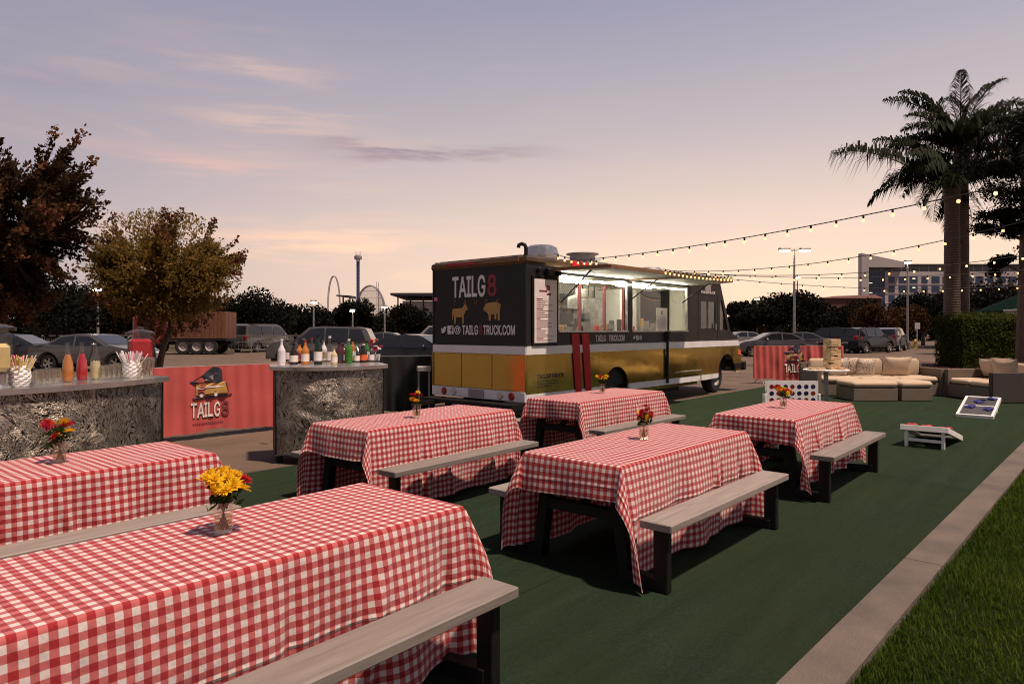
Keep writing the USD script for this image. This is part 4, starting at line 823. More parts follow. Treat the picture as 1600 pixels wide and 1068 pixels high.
# ------------------------------------------------------------------ banners on barricades, black table
def wave(x, z, sd): return 0.022 * np.sin(x * 13 + sd + 1.5 * np.sin(z * 2 + sd)) * (0.5 + 0.5 * np.sin(x * 2.1 + sd)) + 0.014 * np.sin(x * 31 + sd * 2 + z) + 0.03 * (meshkit.noise(np.stack([x * 3, z * 2.5, 0 * x + sd], -1)) - .5)
def banner(label, P, Q, h0, h1, sd, logo):
    P, Q = np.array(P, float), np.array(Q, float); L = np.linalg.norm(Q - P); rz = math.atan2(*(Q - P)[::-1])
    t = thing('barricade_banner', label, 'banner', (P[0], P[1], 0), rz, 'red banners on crowd barricades')
    xs, zs = np.linspace(0, L, 120), np.linspace(h0, h1, 30); X, Z = np.meshgrid(xs, zs, indexing='ij')
    hem = 0.03 * np.sin(X * 3.1 + sd) + 0.015 * np.sin(X * 9); Zh = Z - hem * (1 - (Z - h0) / (h1 - h0))
    Y = -wave(X, Zh, sd) - 0.085; i, j = np.meshgrid(np.arange(119), np.arange(29), indexing='ij'); n = 30
    q = np.stack([i * n + j, (i + 1) * n + j, (i + 1) * n + j + 1, i * n + j + 1], -1).reshape(-1, 4)
    obj('banner_cloth', (np.stack([X, Y, Zh], -1).reshape(-1, 3), q), m['redfab'], t, smooth=True)
    b = B().tube([(0.03, 0, 0.16), (0.03, 0, h1 - .08), (0.10, 0, h1 - .015), (L - .10, 0, h1 - .015), (L - .03, 0, h1 - .08), (L - .03, 0, 0.16), (0.03, 0, 0.16)], 0.018, 8); obj('barricade_frame', b, m['dullsteel'], t)
    for k in range(14): obj('barricade_bar', B().tube([(0.15 + k * (L - .3) / 13, 0, .16), (0.15 + k * (L - .3) / 13, 0, h1 - .02)], 0.008, 6), m['dullsteel'], t)
    for x in (0.2, L - .2): obj('barricade_foot', B().tube([(x, -0.28, 0.01), (x, -0.25, 0.06), (x, -.04, 0.16), (x, .04, .16), (x, .25, .06), (x, .28, .01)], 0.014, 6), m['dullsteel'], t)
    x0, z0, s = logo                              # emblem and word, following the cloth's waves
    def fn(ox, oz, sc, sx=1.0, off=0.0): return lambda v: (lambda X_, Z_: np.column_stack([X_, -wave(X_, Z_, sd) - 0.091 - off - v[:, 2], Z_]))(ox + v[:, 0] * sc * sx, oz + v[:, 1] * sc)
    dens = lambda poly: sg.Polygon(poly).segmentize(0.04)
    def pr(nm, poly, mat, off): obj(nm, B().prism(dens(poly) if not hasattr(poly, 'geom_type') else poly.segmentize(.04), 0.002, fn(x0, z0, s, 1, off)), m[mat], t, smooth=False)
    pr('emblem_roof', [(0.0, .62), (.12, .66), (.60, 1.0), (.78, .97), (.84, .88), (.86, .60), (.70, .56), (.50, .62), (.18, .60), (.16, .53)], 'navy', 0.0)
    pr('emblem_windows', [(.32, .64), (.66, .84), (.76, .80), (.74, .62)], 'greyprint', 0.003)
    pr('emblem_body', [(.16, .28), (.16, .54), (.46, .58), (.72, .58), (.92, .60), (.95, .46), (.98, .30), (.80, .26)], 'goldprint', 0.001)
    pr('emblem_stripe', [(.17, .44), (.17, .49), (.90, .52), (.93, .47)], 'offwhite', 0.004)
    pr('emblem_bonnet', [(.82, .40), (.94, .58), (1.0, .34), (.88, .28)], 'navy', 0.004)
    for cx in (.28, .66): pr('emblem_wheel', sg.Point(cx, .28).buffer(.085), 'navy', 0.005); pr('emblem_hub', sg.Point(cx, .28).buffer(.045), 'offwhite', 0.008)
    pr('emblem_ground', [(.08, .17), (1.08, .22), (1.10, .27), (.08, .215)], 'navy', 0.002)
    for word, ox, w, mt in (('TAILG', .02, .76, 'offwhite'), ('8', .80, .20, 'maroon')):
        for off, gr, mm in ((0.0, .03, 'navy'), (0.006, 0.0, mt)):
            qd = meshkit.text_mesh(word, 0.36, 0.002, True); v = np.array(qd.vertices); k = w / v[:, 0].max()
            if gr: v[:, :2] = v[:, :2] + [0.025, -0.025] if word != '8' else v[:, :2]
            if gr and word == '8': continue
            t2 = trimesh.Trimesh(v, qd.faces, process=False); V = t2.vertices * [k, 1, 1] + [ox, 0, 0]
            obj('lettering' if not gr else 'lettering_shadow', (fn(x0, z0 - .28 * s, s, 1, off)(V * [1, 1, 1]) , t2.faces), m[mm], t, smooth=False)
    b = B()
    for k in range(16): b.box((k * .05, 0, 0), (.03, .05, .001))
    v, f = b.arr(); obj('small_print', (fn(x0 + .1 * s, z0 - .45 * s, 1.0 * s)(v), f), m['maroon'], t, smooth=False)
banner('red fabric banner with bus emblem between the two bars', (-5.38, 9.52), (-3.76, 11.27), 0.09, 1.085, 1.0, (0.80, 0.49, 0.585))
banner('red fabric banner with bus emblem behind the cafe table and sofa', (7.30, 20.6), (10.15, 20.9), 0.12, 1.14, 4.0, (0.93, 0.52, 0.66))
t = thing('draped_table', 'tall table draped in black cloth between second bar and truck', 'table', (-2.22, 14.0, 0), 0.1)
L, W, hh = 1.12, 0.7, 1.08
an = np.linspace(0, 1, 241)[:-1]; per = 2 * (L + W); pts = []
for a in an * per:
    if a < L: pts.append((a - L / 2, -W / 2, 0, -1))
    elif a < L + W: pts.append((L / 2, a - L - W / 2, 1, 0))
    elif a < 2 * L + W: pts.append((L / 2 - (a - L - W), W / 2, 0, 1))
    else: pts.append((-L / 2, W / 2 - (a - 2 * L - W), -1, 0))
pts = np.array(pts); V = []
for z in np.linspace(hh, 0.01, 10):
    o = (0.004 + 0.035 * (hh - z)) * np.sin(an * per * 22) + 0.03 * (hh - z); V.append(np.column_stack([pts[:, 0] + pts[:, 2] * o, pts[:, 1] + pts[:, 3] * o, np.full(240, z)]))
i, j = np.meshgrid(np.arange(9), np.arange(240), indexing='ij'); q = np.stack([i * 240 + j, (i + 1) * 240 + j, (i + 1) * 240 + (j + 1) % 240, i * 240 + (j + 1) % 240], -1).reshape(-1, 4)
obj('table_skirt', (np.vstack(V), q), m['blackcloth'], t, smooth=True); obj('table_top', B().box((0, 0, hh), (L, W, 0.02), bev=.006), m['blackcloth'], t)
t = thing('metal_stand', 'small metal stand with a grey tray right of the black draped table', 'stand', (-1.70, 13.1, 0), 0.2)
obj('tray', B().box((0, 0, 0.88), (0.26, 0.22, 0.10), bev=.01), m['dullsteel'], t)
for x in (-.1, .1): obj('leg', B().beam((x, 0, 0), (x, 0, .83), .03, .03), m['dullsteel'], t)

# ------------------------------------------------------------------ games
t = thing('four_in_a_row_board', 'white giant four in a row board with red and blue discs', 'game board', (4.73, 11.5, 0.006), 0.03)
rng = np.random.default_rng(6); W7, H6, pc = 0.88, 0.76, 0.118
pl = sg.box(-W7 / 2, 0.03, W7 / 2, H6)
for c in range(7):
    for r_ in range(6): pl = pl.difference(sg.Point((c - 3) * pc, 0.10 + r_ * 0.112).buffer(0.041, 8))
for y in (-0.035, 0.028): obj('face', B().prism(pl, 0.01, lambda v, y=y: np.column_stack([v[:, 0], y + v[:, 2], v[:, 1]])), m['white'], t, smooth=False)
for c, col in enumerate(('brbrbr', 'rbbrrb', 'brrbrb', 'rbbrbr', 'brrbbb'[:6], 'rbrrbb'[:6], 'brbbrb')):
    for r_, k in enumerate(col[:6]):
        v, f = B().lathe([(0, -.012), (.05, -.012), (.05, .012), (0, .012)], 18).arr()
        obj('disc', (np.column_stack([(c - 3) * pc + v[:, 0], v[:, 2] + 0.0, 0.10 + r_ * 0.112 + v[:, 1]]), f), m['disc_blue' if k == 'b' else 'disc_red'], t)
for sx in (-1, 1): obj('side_post', B().box((sx * (W7 / 2 + .02), 0, 0.27), (0.04, 0.10, 0.54), bev=.006), m['white'], t); obj('foot', B().box((sx * (W7 / 2 + .02), 0, 0.03), (0.045, 0.42, 0.06), bev=.008), m['white'], t)
t = thing('cafe_table', 'round pale cafe table on a slim post carrying a block tower', 'table', (6.86, 14.85, 0.006))
obj('table_top', B().lathe([(0, -.02), (.46, -.02), (.47, -.01), (.47, .008), (.46, .015), (0, .015)], 36, (0, 0, .745)), m['offwhite'], t); obj('post', B().tube([(0, 0, .02), (0, 0, .72)], 0.05, 14), m['dullsteel'], t); obj('base', B().lathe([(0, .03), (.05, .035), (.3, .015), (.31, 0)], 28), m['blackmetal'], t)
t = thing('block_tower', 'tall tower of stacked pine blocks on the cafe table', 'block tower', (6.97, 14.8, 0.767), 0.25); rng = np.random.default_rng(2)
for k in range(17):
    for j in range(3):
        if k in (3, 7, 11, 12) and j == (k % 3): continue
        o = (j - 1) * 0.085 + rng.normal(0, .002)
        c = (o, rng.normal(0, .004), k * 0.0385 + .019) if k % 2 else (rng.normal(0, .004), o, k * 0.0385 + .019)
        obj('block', B().box(c, (.082, .25, .037) if k % 2 else (.25, .082, .037), bev=.003), m['pine'], t)
for k, (x, y) in enumerate(((-.28, -.12), (-.2, -.2), (.27, -.1), (-.33, 0.0), (.2, -.22))):
    obj('loose_block', B().box((0, 0, .019), (.22, .08, .037), bev=.003), m['pine'], loc=(6.86 + x, 14.85 + y, 0.767), rz=.5 * k, label='single loose pine block lying on the cafe table', cat='wooden block', group='loose pine blocks')
def cornhole(label, loc, tall_first):
    """Board sloping along +x; high end at x = 0 if tall_first."""
    rz = PI / 2 - A; t = thing('cornhole_board', label, 'game board', loc, rz)
    L, W = 1.2, 0.58; z0, z1 = (0.30, 0.05) if tall_first else (0.05, 0.30)
    d = np.array([L, 0, z1 - z0]); n = np.linalg.norm(d); ex = d / n; ez = np.array([-ex[2], 0, ex[0]]); Rm = np.stack([ex, [0, 1, 0], ez], 1); mid = np.array([L / 2, 0, (z0 + z1) / 2])
    hole = n / 2 - .23 if not tall_first else -(n / 2 - .23)
    deck = sg.box(-n / 2 + .05, -W / 2 + .05, n / 2 - .05, W / 2 - .05).difference(sg.Point(hole, 0).buffer(.075, 12))
    obj('deck', B().prism(deck, 0.014, lambda v: mid + (v - [0, 0, .014]) @ Rm.T), m['boardgrey'], t, smooth=False)
    for c, s in (((0, -W / 2 + .022, -.03), (n, .044, .075)), ((0, W / 2 - .022, -.03), (n, .044, .075)), ((-n / 2 + .022, 0, -.03), (.044, W - .09, .075)), ((n / 2 - .022, 0, -.03), (.044, W - .09, .075))): obj('frame_rail', B().box(mid + Rm @ np.array(c), s, R=Rm, bev=.004), m['white'], t)
    obj('centre_stripe', B().box(mid + Rm @ np.array([0, 0, .002]), (.03, W - .09, .003), R=Rm), m['white'], t)
    xh = 0.04 if tall_first else L - .04
    for sy in (-1, 1): obj('leg', B().box((xh, sy * (W / 2 - .07), .13), (.04, .04, .26), bev=.004), m['white'], t)
    obj('leg_rail', B().box((xh, 0, .10), (.03, W - .18, .04), bev=.004), m['white'], t)
    return lambda x, y: np.array(loc) + np.array([[math.cos(rz), -math.sin(rz), 0], [math.sin(rz), math.cos(rz), 0], [0, 0, 1]]) @ (mid + Rm @ np.array([x, y, .004])), rz, math.atan2(z1 - z0, L)
def bag(label, p, rz, mat, tilt=0.0, s=.15):
    u = np.linspace(-1, 1, 11); X, Y = np.meshgrid(u, u, indexing='ij'); z = .024 * np.clip((1 - X ** 4) * (1 - Y ** 4), 0, 1) ** .5 * (1 + .25 * np.sin(5 * X + 3 * Y)); k = 1 - .08 * (1 - np.abs(X * Y))
    top, bot = np.stack([X * s / 2 * k, Y * s / 2 * k, z + .008], -1).reshape(-1, 3), np.stack([X * s / 2 * k, Y * s / 2 * k, 0.004 - z * .15], -1).reshape(-1, 3)
    i, j = np.meshgrid(np.arange(10), np.arange(10), indexing='ij'); q = np.stack([i * 11 + j, (i + 1) * 11 + j, (i + 1) * 11 + j + 1, i * 11 + j + 1], -1).reshape(-1, 4)
    b = B().add(top, q).add(bot, q[:, ::-1])
    V, f = b.arr(); c, s_ = math.cos(tilt), math.sin(tilt); V = V @ np.array([[c, 0, s_], [0, 1, 0], [-s_, 0, c]])
    obj('bean_bag', (V, f), mat, smooth=True, label=label, cat='bean bag', group='cornhole bean bags', loc=p + [0, 0, .002], rz=rz)
fa, rz, tl_ = cornhole('near cornhole board with its raised white end towards the tables', (5.655, 9.33, 0.006), True)
bag('red bean bag lying at the raised left corner of the near board', fa(-.50, .17), rz + .3, m['bagred'], tl_); bag('red bean bag on the near board, right of the other red bag', fa(-.42, .02), rz + 1.0, m['bagred'], tl_); bag('red bean bag on the near board close to its right rail', fa(-.30, -.2), rz + .6, m['bagred'], tl_)
fb, rz, tl_ = cornhole('far cornhole board tilted towards the camera with blue bags', (8.50, 12.50, 0.006), False)
for x, y, lb in ((-.12, .12, 'blue bean bag left of the centre stripe on the far board'), (.22, .02, 'blue bean bag just above the centre stripe on the far board'), (-.22, -.17, 'blue bean bag near the lower right corner of the far board'), (.47, -.16, 'blue bean bag by the top right corner of the far board')): bag(lb, fb(x, y), rz + x * 3, m['blue'], tl_)

# ------------------------------------------------------------------ wicker seating
def cushion(nm, c, s, mat, parent, r=0.05, R=None): return obj(nm, B().box(c, s, bev=r, R=R), mat, parent, smooth=50)
def pillow_mesh(w, h, th, seed=0):
    u = np.linspace(-1, 1, 15); X, Z = np.meshgrid(u, u, indexing='ij'); prof = np.clip((1 - X ** 2) * (1 - Z ** 2), 0, 1) ** .45; kx = 1 - .07 * (1 - np.abs(Z)) * np.abs(X); kz = 1 - .07 * (1 - np.abs(X)) * np.abs(Z)
    wr = 1 + .12 * (meshkit.noise(np.stack([X * 2.2 + seed, Z * 2.2, 0 * X], -1)) - .5)
    f_ = np.stack([X * w / 2 * kx, -th / 2 * prof * wr, Z * h / 2 * kz], -1).reshape(-1, 3); bk = f_ * [1, -1, 1]
    i, j = np.meshgrid(np.arange(14), np.arange(14), indexing='ij'); q = np.stack([i * 15 + j, (i + 1) * 15 + j, (i + 1) * 15 + j + 1, i * 15 + j + 1], -1).reshape(-1, 4)
    return B().add(f_, q).add(bk, q[:, ::-1]).arr()
def pillow(label, loc, rz, lean, w, h, mat, group='throw pillows', th=.2, roll=0.0):
    v, f = pillow_mesh(w, h, th, loc[0]); c, s = math.cos(roll), math.sin(roll); v = v @ np.array([[c, 0, s], [0, 1, 0], [-s, 0, c]])
    c, s = math.cos(lean), math.sin(lean); v = v @ np.array([[1, 0, 0], [0, c, s], [0, -s, c]]).T if False else v @ np.array([[1, 0, 0], [0, c, -s], [0, s, c]])
    obj('throw_pillow', (v, f), mat, smooth=True, label=label, cat='pillow', group=group, loc=loc, rz=rz)
t = thing('wicker_sofa', 'long wicker sofa with tan cushions behind two ottomans', 'sofa', (7.42, 16.55, 0.006))
obj('seat_base', B().box((1.56, .52, .17), (3.1, 1.0, .30), bev=.012), m['wicker'], t); obj('back_rest', B().box((1.56, .98, .42), (3.12, .10, .72), bev=.012), m['wicker'], t)
for x in (0.06, 3.06): obj('arm_rest', B().box((x, .50, .34), (.12, 1.02, .66), bev=.012), m['wicker'], t)
for k in range(3):
    x = .14 + .95 * (k + .5); cushion('seat_cushion', (x, .44, .395), (.935, .88, .15), m['cushion'], t); cushion('back_cushion', (x, .83, .67), (.92, .18, .44), m['cushion'], t, .07)
for k, (x0, x1, lb) in enumerate(((7.74, 8.77, 'left wicker ottoman with a tan cushion before the sofa'), (8.83, 9.56, 'narrower right wicker ottoman with a tan cushion before the sofa'))):
    t = thing('wicker_ottoman', lb, 'ottoman', (x0, 15.42, 0.006), 0.0, 'wicker ottomans'); w = x1 - x0
    obj('base', B().box((w / 2, .42, .15), (w - .02, .84, .29), bev=.012), m['wicker'], t); cushion('top_cushion', (w / 2, .42, .375), (w, .86, .15), m['cushion'], t)
pillow('speckled throw pillow, left of the two on the wicker sofa', (8.18, 17.02, .70), 0.06, -.28, .50, .46, m['patterned']); pillow('speckled throw pillow, right of the two on the wicker sofa', (8.86, 17.02, .69), -.08, -.28, .46, .43, m['patterned'])
pillow('large plain tan throw pillow at the right end of the wicker sofa', (9.62, 17.0, .71), 0.04, -.26, .72, .50, m['pillow'])
pillow('small speckled pillow tucked between the two front pillows on the sofa', (8.52, 17.12, .72), 0.0, -.2, .36, .42, m['patterned'])
t = thing('wicker_loveseat', 'wicker loveseat at the right edge seen from its shaded arm side', 'loveseat', (10.56, 14.95, 0.006), 0.03)
obj('seat_base', B().box((.55, .78, .17), (1.1, 1.5, .30), bev=.012), m['wicker'], t); obj('arm_rest', B().box((.62, .05, .34), (1.24, .12, .67), bev=.015), m['wicker2'], t); obj('arm_rest', B().box((.62, 1.52, .34), (1.24, .12, .67), bev=.015), m['wicker'], t); obj('back_rest', B().box((1.17, .78, .40), (.11, 1.36, .78), bev=.015), m['wicker2'], t)  # near arm and back use darker wicker; their shade is in the colour
for k in range(2): cushion('seat_cushion', (.52, .44 + .68 * k, .395), (.98, .665, .15), m['pillow'], t); cushion('back_cushion', (1.0, .44 + .68 * k, .66), (.18, .66, .40), m['pillow'], t, .07)
pillow('peach throw pillow leaning at the front of the loveseat', (11.15, 15.30, .72), -PI / 2 + .5, -.35, .52, .5, m['pillow'], roll=.1); pillow('peach throw pillow behind the front pillow on the loveseat', (11.38, 15.75, .74), -PI / 2 + .3, -.3, .52, .5, m['pillow']); pillow('peach throw pillow at the far end of the loveseat', (11.36, 16.2, .72), -PI / 2, -.3, .5, .46, m['pillow'])

# ------------------------------------------------------------------ trees
def limb(p, q, sag, rng, n=7):
    t = np.linspace(0, 1, n)[:, None]; mid = (p + q) / 2 + rng.normal(0, np.linalg.norm(q - p) * .07, 3) + [0, 0, sag]
    return (1 - t) ** 2 * p + 2 * t * (1 - t) * mid + t ** 2 * q
def myrtle(label, loc, th, crown_c, crown_r, seed, nl, leafm, dens=1.0, lean=(0, 0), trunks=3, parts_group=None):
    """A vase-shaped tree of rising limbs whose shoots carry leaves along them and a faded flower head at the tip."""
    rng = np.random.default_rng(seed); t = thing('crape_myrtle', label, 'tree', loc, 0); cc, cr = np.array(crown_c, float), np.array(crown_r, float)
    tb, sh, lc, lu, bl = B(), B(), [], [], []
    heads = []
    for k in range(trunks):
        a = 2 * PI * k / trunks + rng.random(); e = np.array([math.cos(a) * .45 + lean[0], math.sin(a) * .45 + lean[1], th * (0.9 + .2 * rng.random())])
        c = limb(np.array([math.cos(a) * .06, math.sin(a) * .06, 0]), e, 0, rng, 8); tb.tube(c, np.linspace(.10, .065, 8), 8); heads.append(e)
    for hd in heads:
        for k in range(int(9 * dens)):
            d = rng.normal(0, 1, 3); d[2] = abs(d[2]) * .9 - .15; d /= np.linalg.norm(d); q = cc + d * cr * rng.uniform(.45, .75); c = limb(hd, q, .15, rng, 7); sh.tube(c, np.linspace(.045, .016, 7), 5, cap=False)
            for j in range(int(nl)):
                s = rng.uniform(.35, 1.0); p0 = c[min(6, int(s * 6))]
                o = (p0 - cc) / cr; o = o / (np.linalg.norm(o) + 1e-6) + rng.normal(0, .34, 3) + [0, 0, .55]; o /= np.linalg.norm(o)
                L = rng.uniform(.45, 1.0) * cr.mean() * .40; tip = p0 + o * L; sc = limb(p0, tip, L * .06, rng, 5); sh.tube(sc, np.linspace(.010, .004, 5), 3, cap=False)
                n = int((85 if leafm == 'leaf_lit' else 62) * L / .8) + 20; u = rng.uniform(.1, 1, n); w = rng.normal(0, 1, (n, 3)); w /= np.linalg.norm(w, axis=1, keepdims=True)
                lc.append(p0 + u[:, None] * (tip - p0) + w * .085 * (1.1 - .4 * u[:, None])); lu.append(w * .9 + o)
                if rng.random() < .9 and np.linalg.norm((tip - cc) / cr) > (.80 if leafm == 'leaf_shade' else .86):
                    n = 26; bl.append(tip + np.outer(rng.random(n), o) * .20 + rng.normal(0, .055, (n, 3)))
    obj('trunk', tb, m['bark'], t); obj('limbs', sh, m['bark'], t)
    n = 26000; d = rng.normal(0, 1, (n, 3)); d /= np.linalg.norm(d, axis=1, keepdims=True); fp = cc + d * (rng.random(n) ** .36)[:, None] * cr * .92; k = (meshkit.fbm(fp * 1.5 + seed, 3) > .47) & (fp[:, 2] > cc[2] - cr[2] * .8); k &= leafm == 'leaf_lit'; k &= rng.random(n) < .75; lc.append(fp[k]); lu.append(d[k])
    lc, lu = np.vstack(lc), np.vstack(lu); k = np.linalg.norm((lc - cc) / cr, axis=1) < 1.06 + .22 * (meshkit.fbm(lc * 1.1, 3) - .5); lc, lu = lc[k], lu[k]
    obj('crown', leaf_quads(lc, .078 if leafm == 'leaf_lit' else .10, rng, aspect=.5, up=lu * 1.3), m[leafm], t, smooth=False)
    obj('blooms', leaf_quads(np.vstack(bl), .085, rng, aspect=.8), m['bloom'], t, smooth=False)
    return t
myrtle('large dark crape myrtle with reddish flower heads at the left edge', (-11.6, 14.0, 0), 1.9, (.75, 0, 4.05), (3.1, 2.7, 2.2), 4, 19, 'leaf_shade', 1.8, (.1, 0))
myrtle('golden lit crape myrtle behind the red drinks dispenser', (-9.45, 18.0, 0), 1.9, (.22, 0, 3.25), (2.15, 2.0, 1.72), 9, 18, 'leaf_lit', 1.7)

def round_tree(label, loc, H_, Rr, seed, leafm='leaf_dark', trunk_h=1.4, n=5200, lobes=9, leaf=.26, name='shade_tree', group=None, sc=1.0):
    rng = np.random.default_rng(seed); t = thing(name, label, 'tree', loc, 0, group, sc); b = B().tube([(0, 0, 0), (.05, 0, trunk_h * .6), (0, .05, trunk_h + .5)], [.2, .15, .11], 8)
    C = []
    for k in range(lobes):
        a = 2 * PI * k / lobes + rng.random() * .8; rr = Rr * rng.uniform(.25, .68); z = trunk_h + (H_ - trunk_h) * rng.uniform(.25, .75); c = np.array([math.cos(a) * rr, math.sin(a) * rr, z]); s = rng.uniform(.32, .5) * Rr
        b.tube(limb(np.array([0, 0, trunk_h]), c, .1, rng, 5), np.linspace(.09, .02, 5), 5, cap=False); C.append((c, s))
    C.append((np.array([0, 0, H_ - Rr * .42]), Rr * .45))
    obj('trunk', b, m['bark'], t); P = []
    for c, s in C:
        k = n // len(C); d = rng.normal(0, 1, (k, 3)); d /= np.linalg.norm(d, axis=1, keepdims=True); r = rng.random(k) ** .42; lump = .72 + .6 * meshkit.fbm(d * 2.3 + seed + c, 2)
        P.append(c + d * (r * lump * s)[:, None] * [1, 1, .85])
    obj('crown', leaf_quads(np.vstack(P), leaf, rng, aspect=.6), m[leafm], t, smooth=False); return t
RT = [('dark spreading tree behind the left crape myrtle', 52, 40, 5.2, 4.4, 'leaf_dark'), ('dark tree filling the gap between the two crape myrtles', 190, 52, 4.6, 4.0, 'leaf_dark'), ('rounded dark tree above the wooden box truck', 322, 60, 4.5, 3.6, 'leaf_dark'),
      ('tall dome shaped dark tree left of the white lamp post', 405, 62, 5.3, 4.2, 'leaf_dark'), ('low dark tree in front of the pale roller coaster arch', 480, 75, 4.0, 3.6, 'leaf_dark'), ('small dark tree below the blue drop tower', 552, 80, 5.2, 3.2, 'leaf_dark'),
      ('olive tinged tree left of the food truck', 632, 78, 4.4, 4.0, 'leaf_dark'), ('dark tree just left of the double headed parking lamp', 1192, 75, 5.4, 3.6, 'leaf_dark'), ('slim dark tree beside the bonnet of the food truck', 1160, 78, 5.0, 2.4, 'leaf_dark'),
      ('dark tree right under the double headed parking lamp', 1250, 72, 5.6, 3.4, 'leaf_dark'), ('dense round bush like tree before the brick building', 1318, 70, 4.0, 4.0, 'leaf_dark'), ('rust brown tree with a visible thin trunk before the white office building', 1392, 62, 3.9, 3.2, 'leaf_autumn'),
      ('dark tree touching the left side of the palm trunk', 1442, 68, 5.6, 3.6, 'leaf_dark'), ('dark tree above the hedge right of the palms', 1545, 56, 5.3, 4.4, 'leaf_dark'), ('short dark green tree behind the hedge beside the palm trunk', 1505, 44, 3.4, 1.7, 'leaf_dark'), ('dark tree behind the parked vans', 265, 75, 4.6, 4.2, 'leaf_dark'), ('broad dark tree at the far left behind the fence', 110, 66, 5.6, 5.0, 'leaf_dark')]
for k, (lb, u, Y, hh, rr, lm) in enumerate(RT):
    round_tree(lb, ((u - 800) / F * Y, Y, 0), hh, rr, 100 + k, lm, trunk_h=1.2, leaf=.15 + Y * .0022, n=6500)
def woods():
    rng = np.random.default_rng(77); n = 52000; x = rng.uniform(-130, 150, n); top = 2.2 + 2.6 * meshkit.fbm(np.stack([x * .09, 0 * x, 0 * x], -1), 4); z = rng.random(n) ** .8 * top; y = 96 + rng.normal(0, 2.2, n)
    return leaf_quads(np.stack([x, y, z], -1), .62, rng, aspect=.7)
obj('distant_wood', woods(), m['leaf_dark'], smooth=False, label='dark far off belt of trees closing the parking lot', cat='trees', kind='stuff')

def palm(label, loc, h, seed, nf, r=.30, az0=0.0, L0=3.6, special=()):
    rng = np.random.default_rng(seed); t = thing('palm_tree', label, 'palm tree', loc, 0, 'palms behind the seating')
    zz = np.linspace(0, h, 40); rad = r * (1.12 - .18 * zz / h) * (1 + .015 * np.sin(zz * 2 * PI / .13)); rad[0] *= 1.25
    obj('trunk', B().lathe(np.column_stack([rad, zz]), 18), m['palmbark'], t)
    obj('crownshaft', B().lathe([(r * .95, 0), (r * 1.12, .25), (r * 1.0, .7), (r * .55, 1.3), (.05, 1.7)], 14, (0, 0, h)), m['palmbark'], t)
    fr = [(az0 + 2 * PI * k * .382 * 1.0, rng.uniform(.5, 1.45) if k % 4 else rng.uniform(.0, .5), L0 * rng.uniform(.85, 1.12)) for k in range(nf)] + list(special)
    for kf, (a, el, L) in enumerate(fr):
        n = 24; s = np.linspace(0, 1, n); d = np.array([math.cos(a), math.sin(a)]); ang = el - ((.95 + .7 * rng.random()) if kf < nf else .85 + .25 * rng.random()) * s ** 1.5 - .1 * s
        hx, hz = np.concatenate([[0], np.cumsum(np.cos(ang[:-1]) * L / n)]), np.concatenate([[0], np.cumsum(np.sin(ang[:-1]) * L / n)])
        tw = .18 * rng.normal() * s ** 2 * L; p = np.column_stack([d[0] * hx - d[1] * tw, d[1] * hx + d[0] * tw, h + .55 + hz]); b = B().tube(p, np.linspace(.035, .008, n), 5)
        side = np.array([-d[1], d[0], 0]); m_ = 170; V, Q = [], []
        for k in range(m_):
            u = .14 + .86 * (k // 2) / (m_ / 2 - 1); sg_ = 1 if k % 2 else -1; i = u * (n - 1); i0 = min(int(i), n - 2); p0 = p[i0] + (p[i0 + 1] - p[i0]) * (i - i0); tg = (p[i0 + 1] - p[i0]); tg /= np.linalg.norm(tg)
            ll = L * .235 * math.sin(PI * min(1, .14 + u * .86)) ** .55 * rng.uniform(.8, 1.1); plume = rng.normal(0, .35)
            dr = side * sg_ * .8 + tg * .65 + np.array([0, 0, .35 + plume]); dr /= np.linalg.norm(dr); p1 = p0 + dr * ll * .5; p2 = p1 + (dr * .55 + np.array([0, 0, -1.0])) * ll * .55; w = np.cross(dr, [0, 0, 1.0]) ; w = w / (np.linalg.norm(w) + 1e-9) * .03
            j = len(V); V += [p0 - w * .5, p0 + w * .5, p1 - w, p1 + w, p2]; Q += [[j, j + 1, j + 3], [j, j + 3, j + 2], [j + 2, j + 3, j + 4]]
        b.add(V, Q); obj('frond', b, m['frond'], t, smooth=False)
    return t
palm('nearer palm with the thick pale trunk left of the hedge', (19.55, 30.2, 0), 7.2, 3, 20, .31, .6, 3.7, special=((PI * .99, .55, 6.9), (PI * .97, 1.15, 4.4), (PI * 1.1, .75, 4.2)))
palm('taller palm with the darker trunk behind the nearer palm', (20.75, 31.4, 0), 9.1, 12, 24, .31, 1.4, 4.2, special=((.35, 1.4, 5.0), (1.2, 1.35, 4.8), (PI * .97, 1.3, 4.6)))
def pine(label, loc, h, seed, clumps):
    rng = np.random.default_rng(seed); t = thing('dark_pine', label, 'tree', loc, 0); b = B().tube([(0, 0, 0), (.1, 0, h * .5), (.05, 0, h)], [.26, .2, .07], 10); P = []
    for x, z, s in clumps:
        c = np.array([x, rng.normal(0, .5), z]); b.tube(limb(np.array([.06, 0, z - .4]), c, .1, rng, 5), np.linspace(.07, .02, 5), 5, cap=False)
        for k in range(6):
            cc = c + rng.normal(0, 1, 3) * s * [.6, .6, .35]; n = 420; d = rng.normal(0, 1, (n, 3)); P.append(cc + d * s * [.30, .30, .18])
    obj('trunk', b, m['bark'], t); obj('crown', leaf_quads(np.vstack(P), .12, rng, aspect=.4), m['leaf_dark'], t, smooth=False)
pine('dark pine with layered clumps at the right edge', (17.6, 23.4, 0), 9.0, 5, [(-.9, 7.4, .9), (.5, 8.2, 1.0), (-.4, 6.4, .8), (-.75, 5.1, .5), (.6, 6.0, .9), (-.3, 5.6, .5), (-.7, 3.9, .32), (.7, 7.2, 1.0), (-.1, 8.9, .9), (.8, 4.8, .6)])

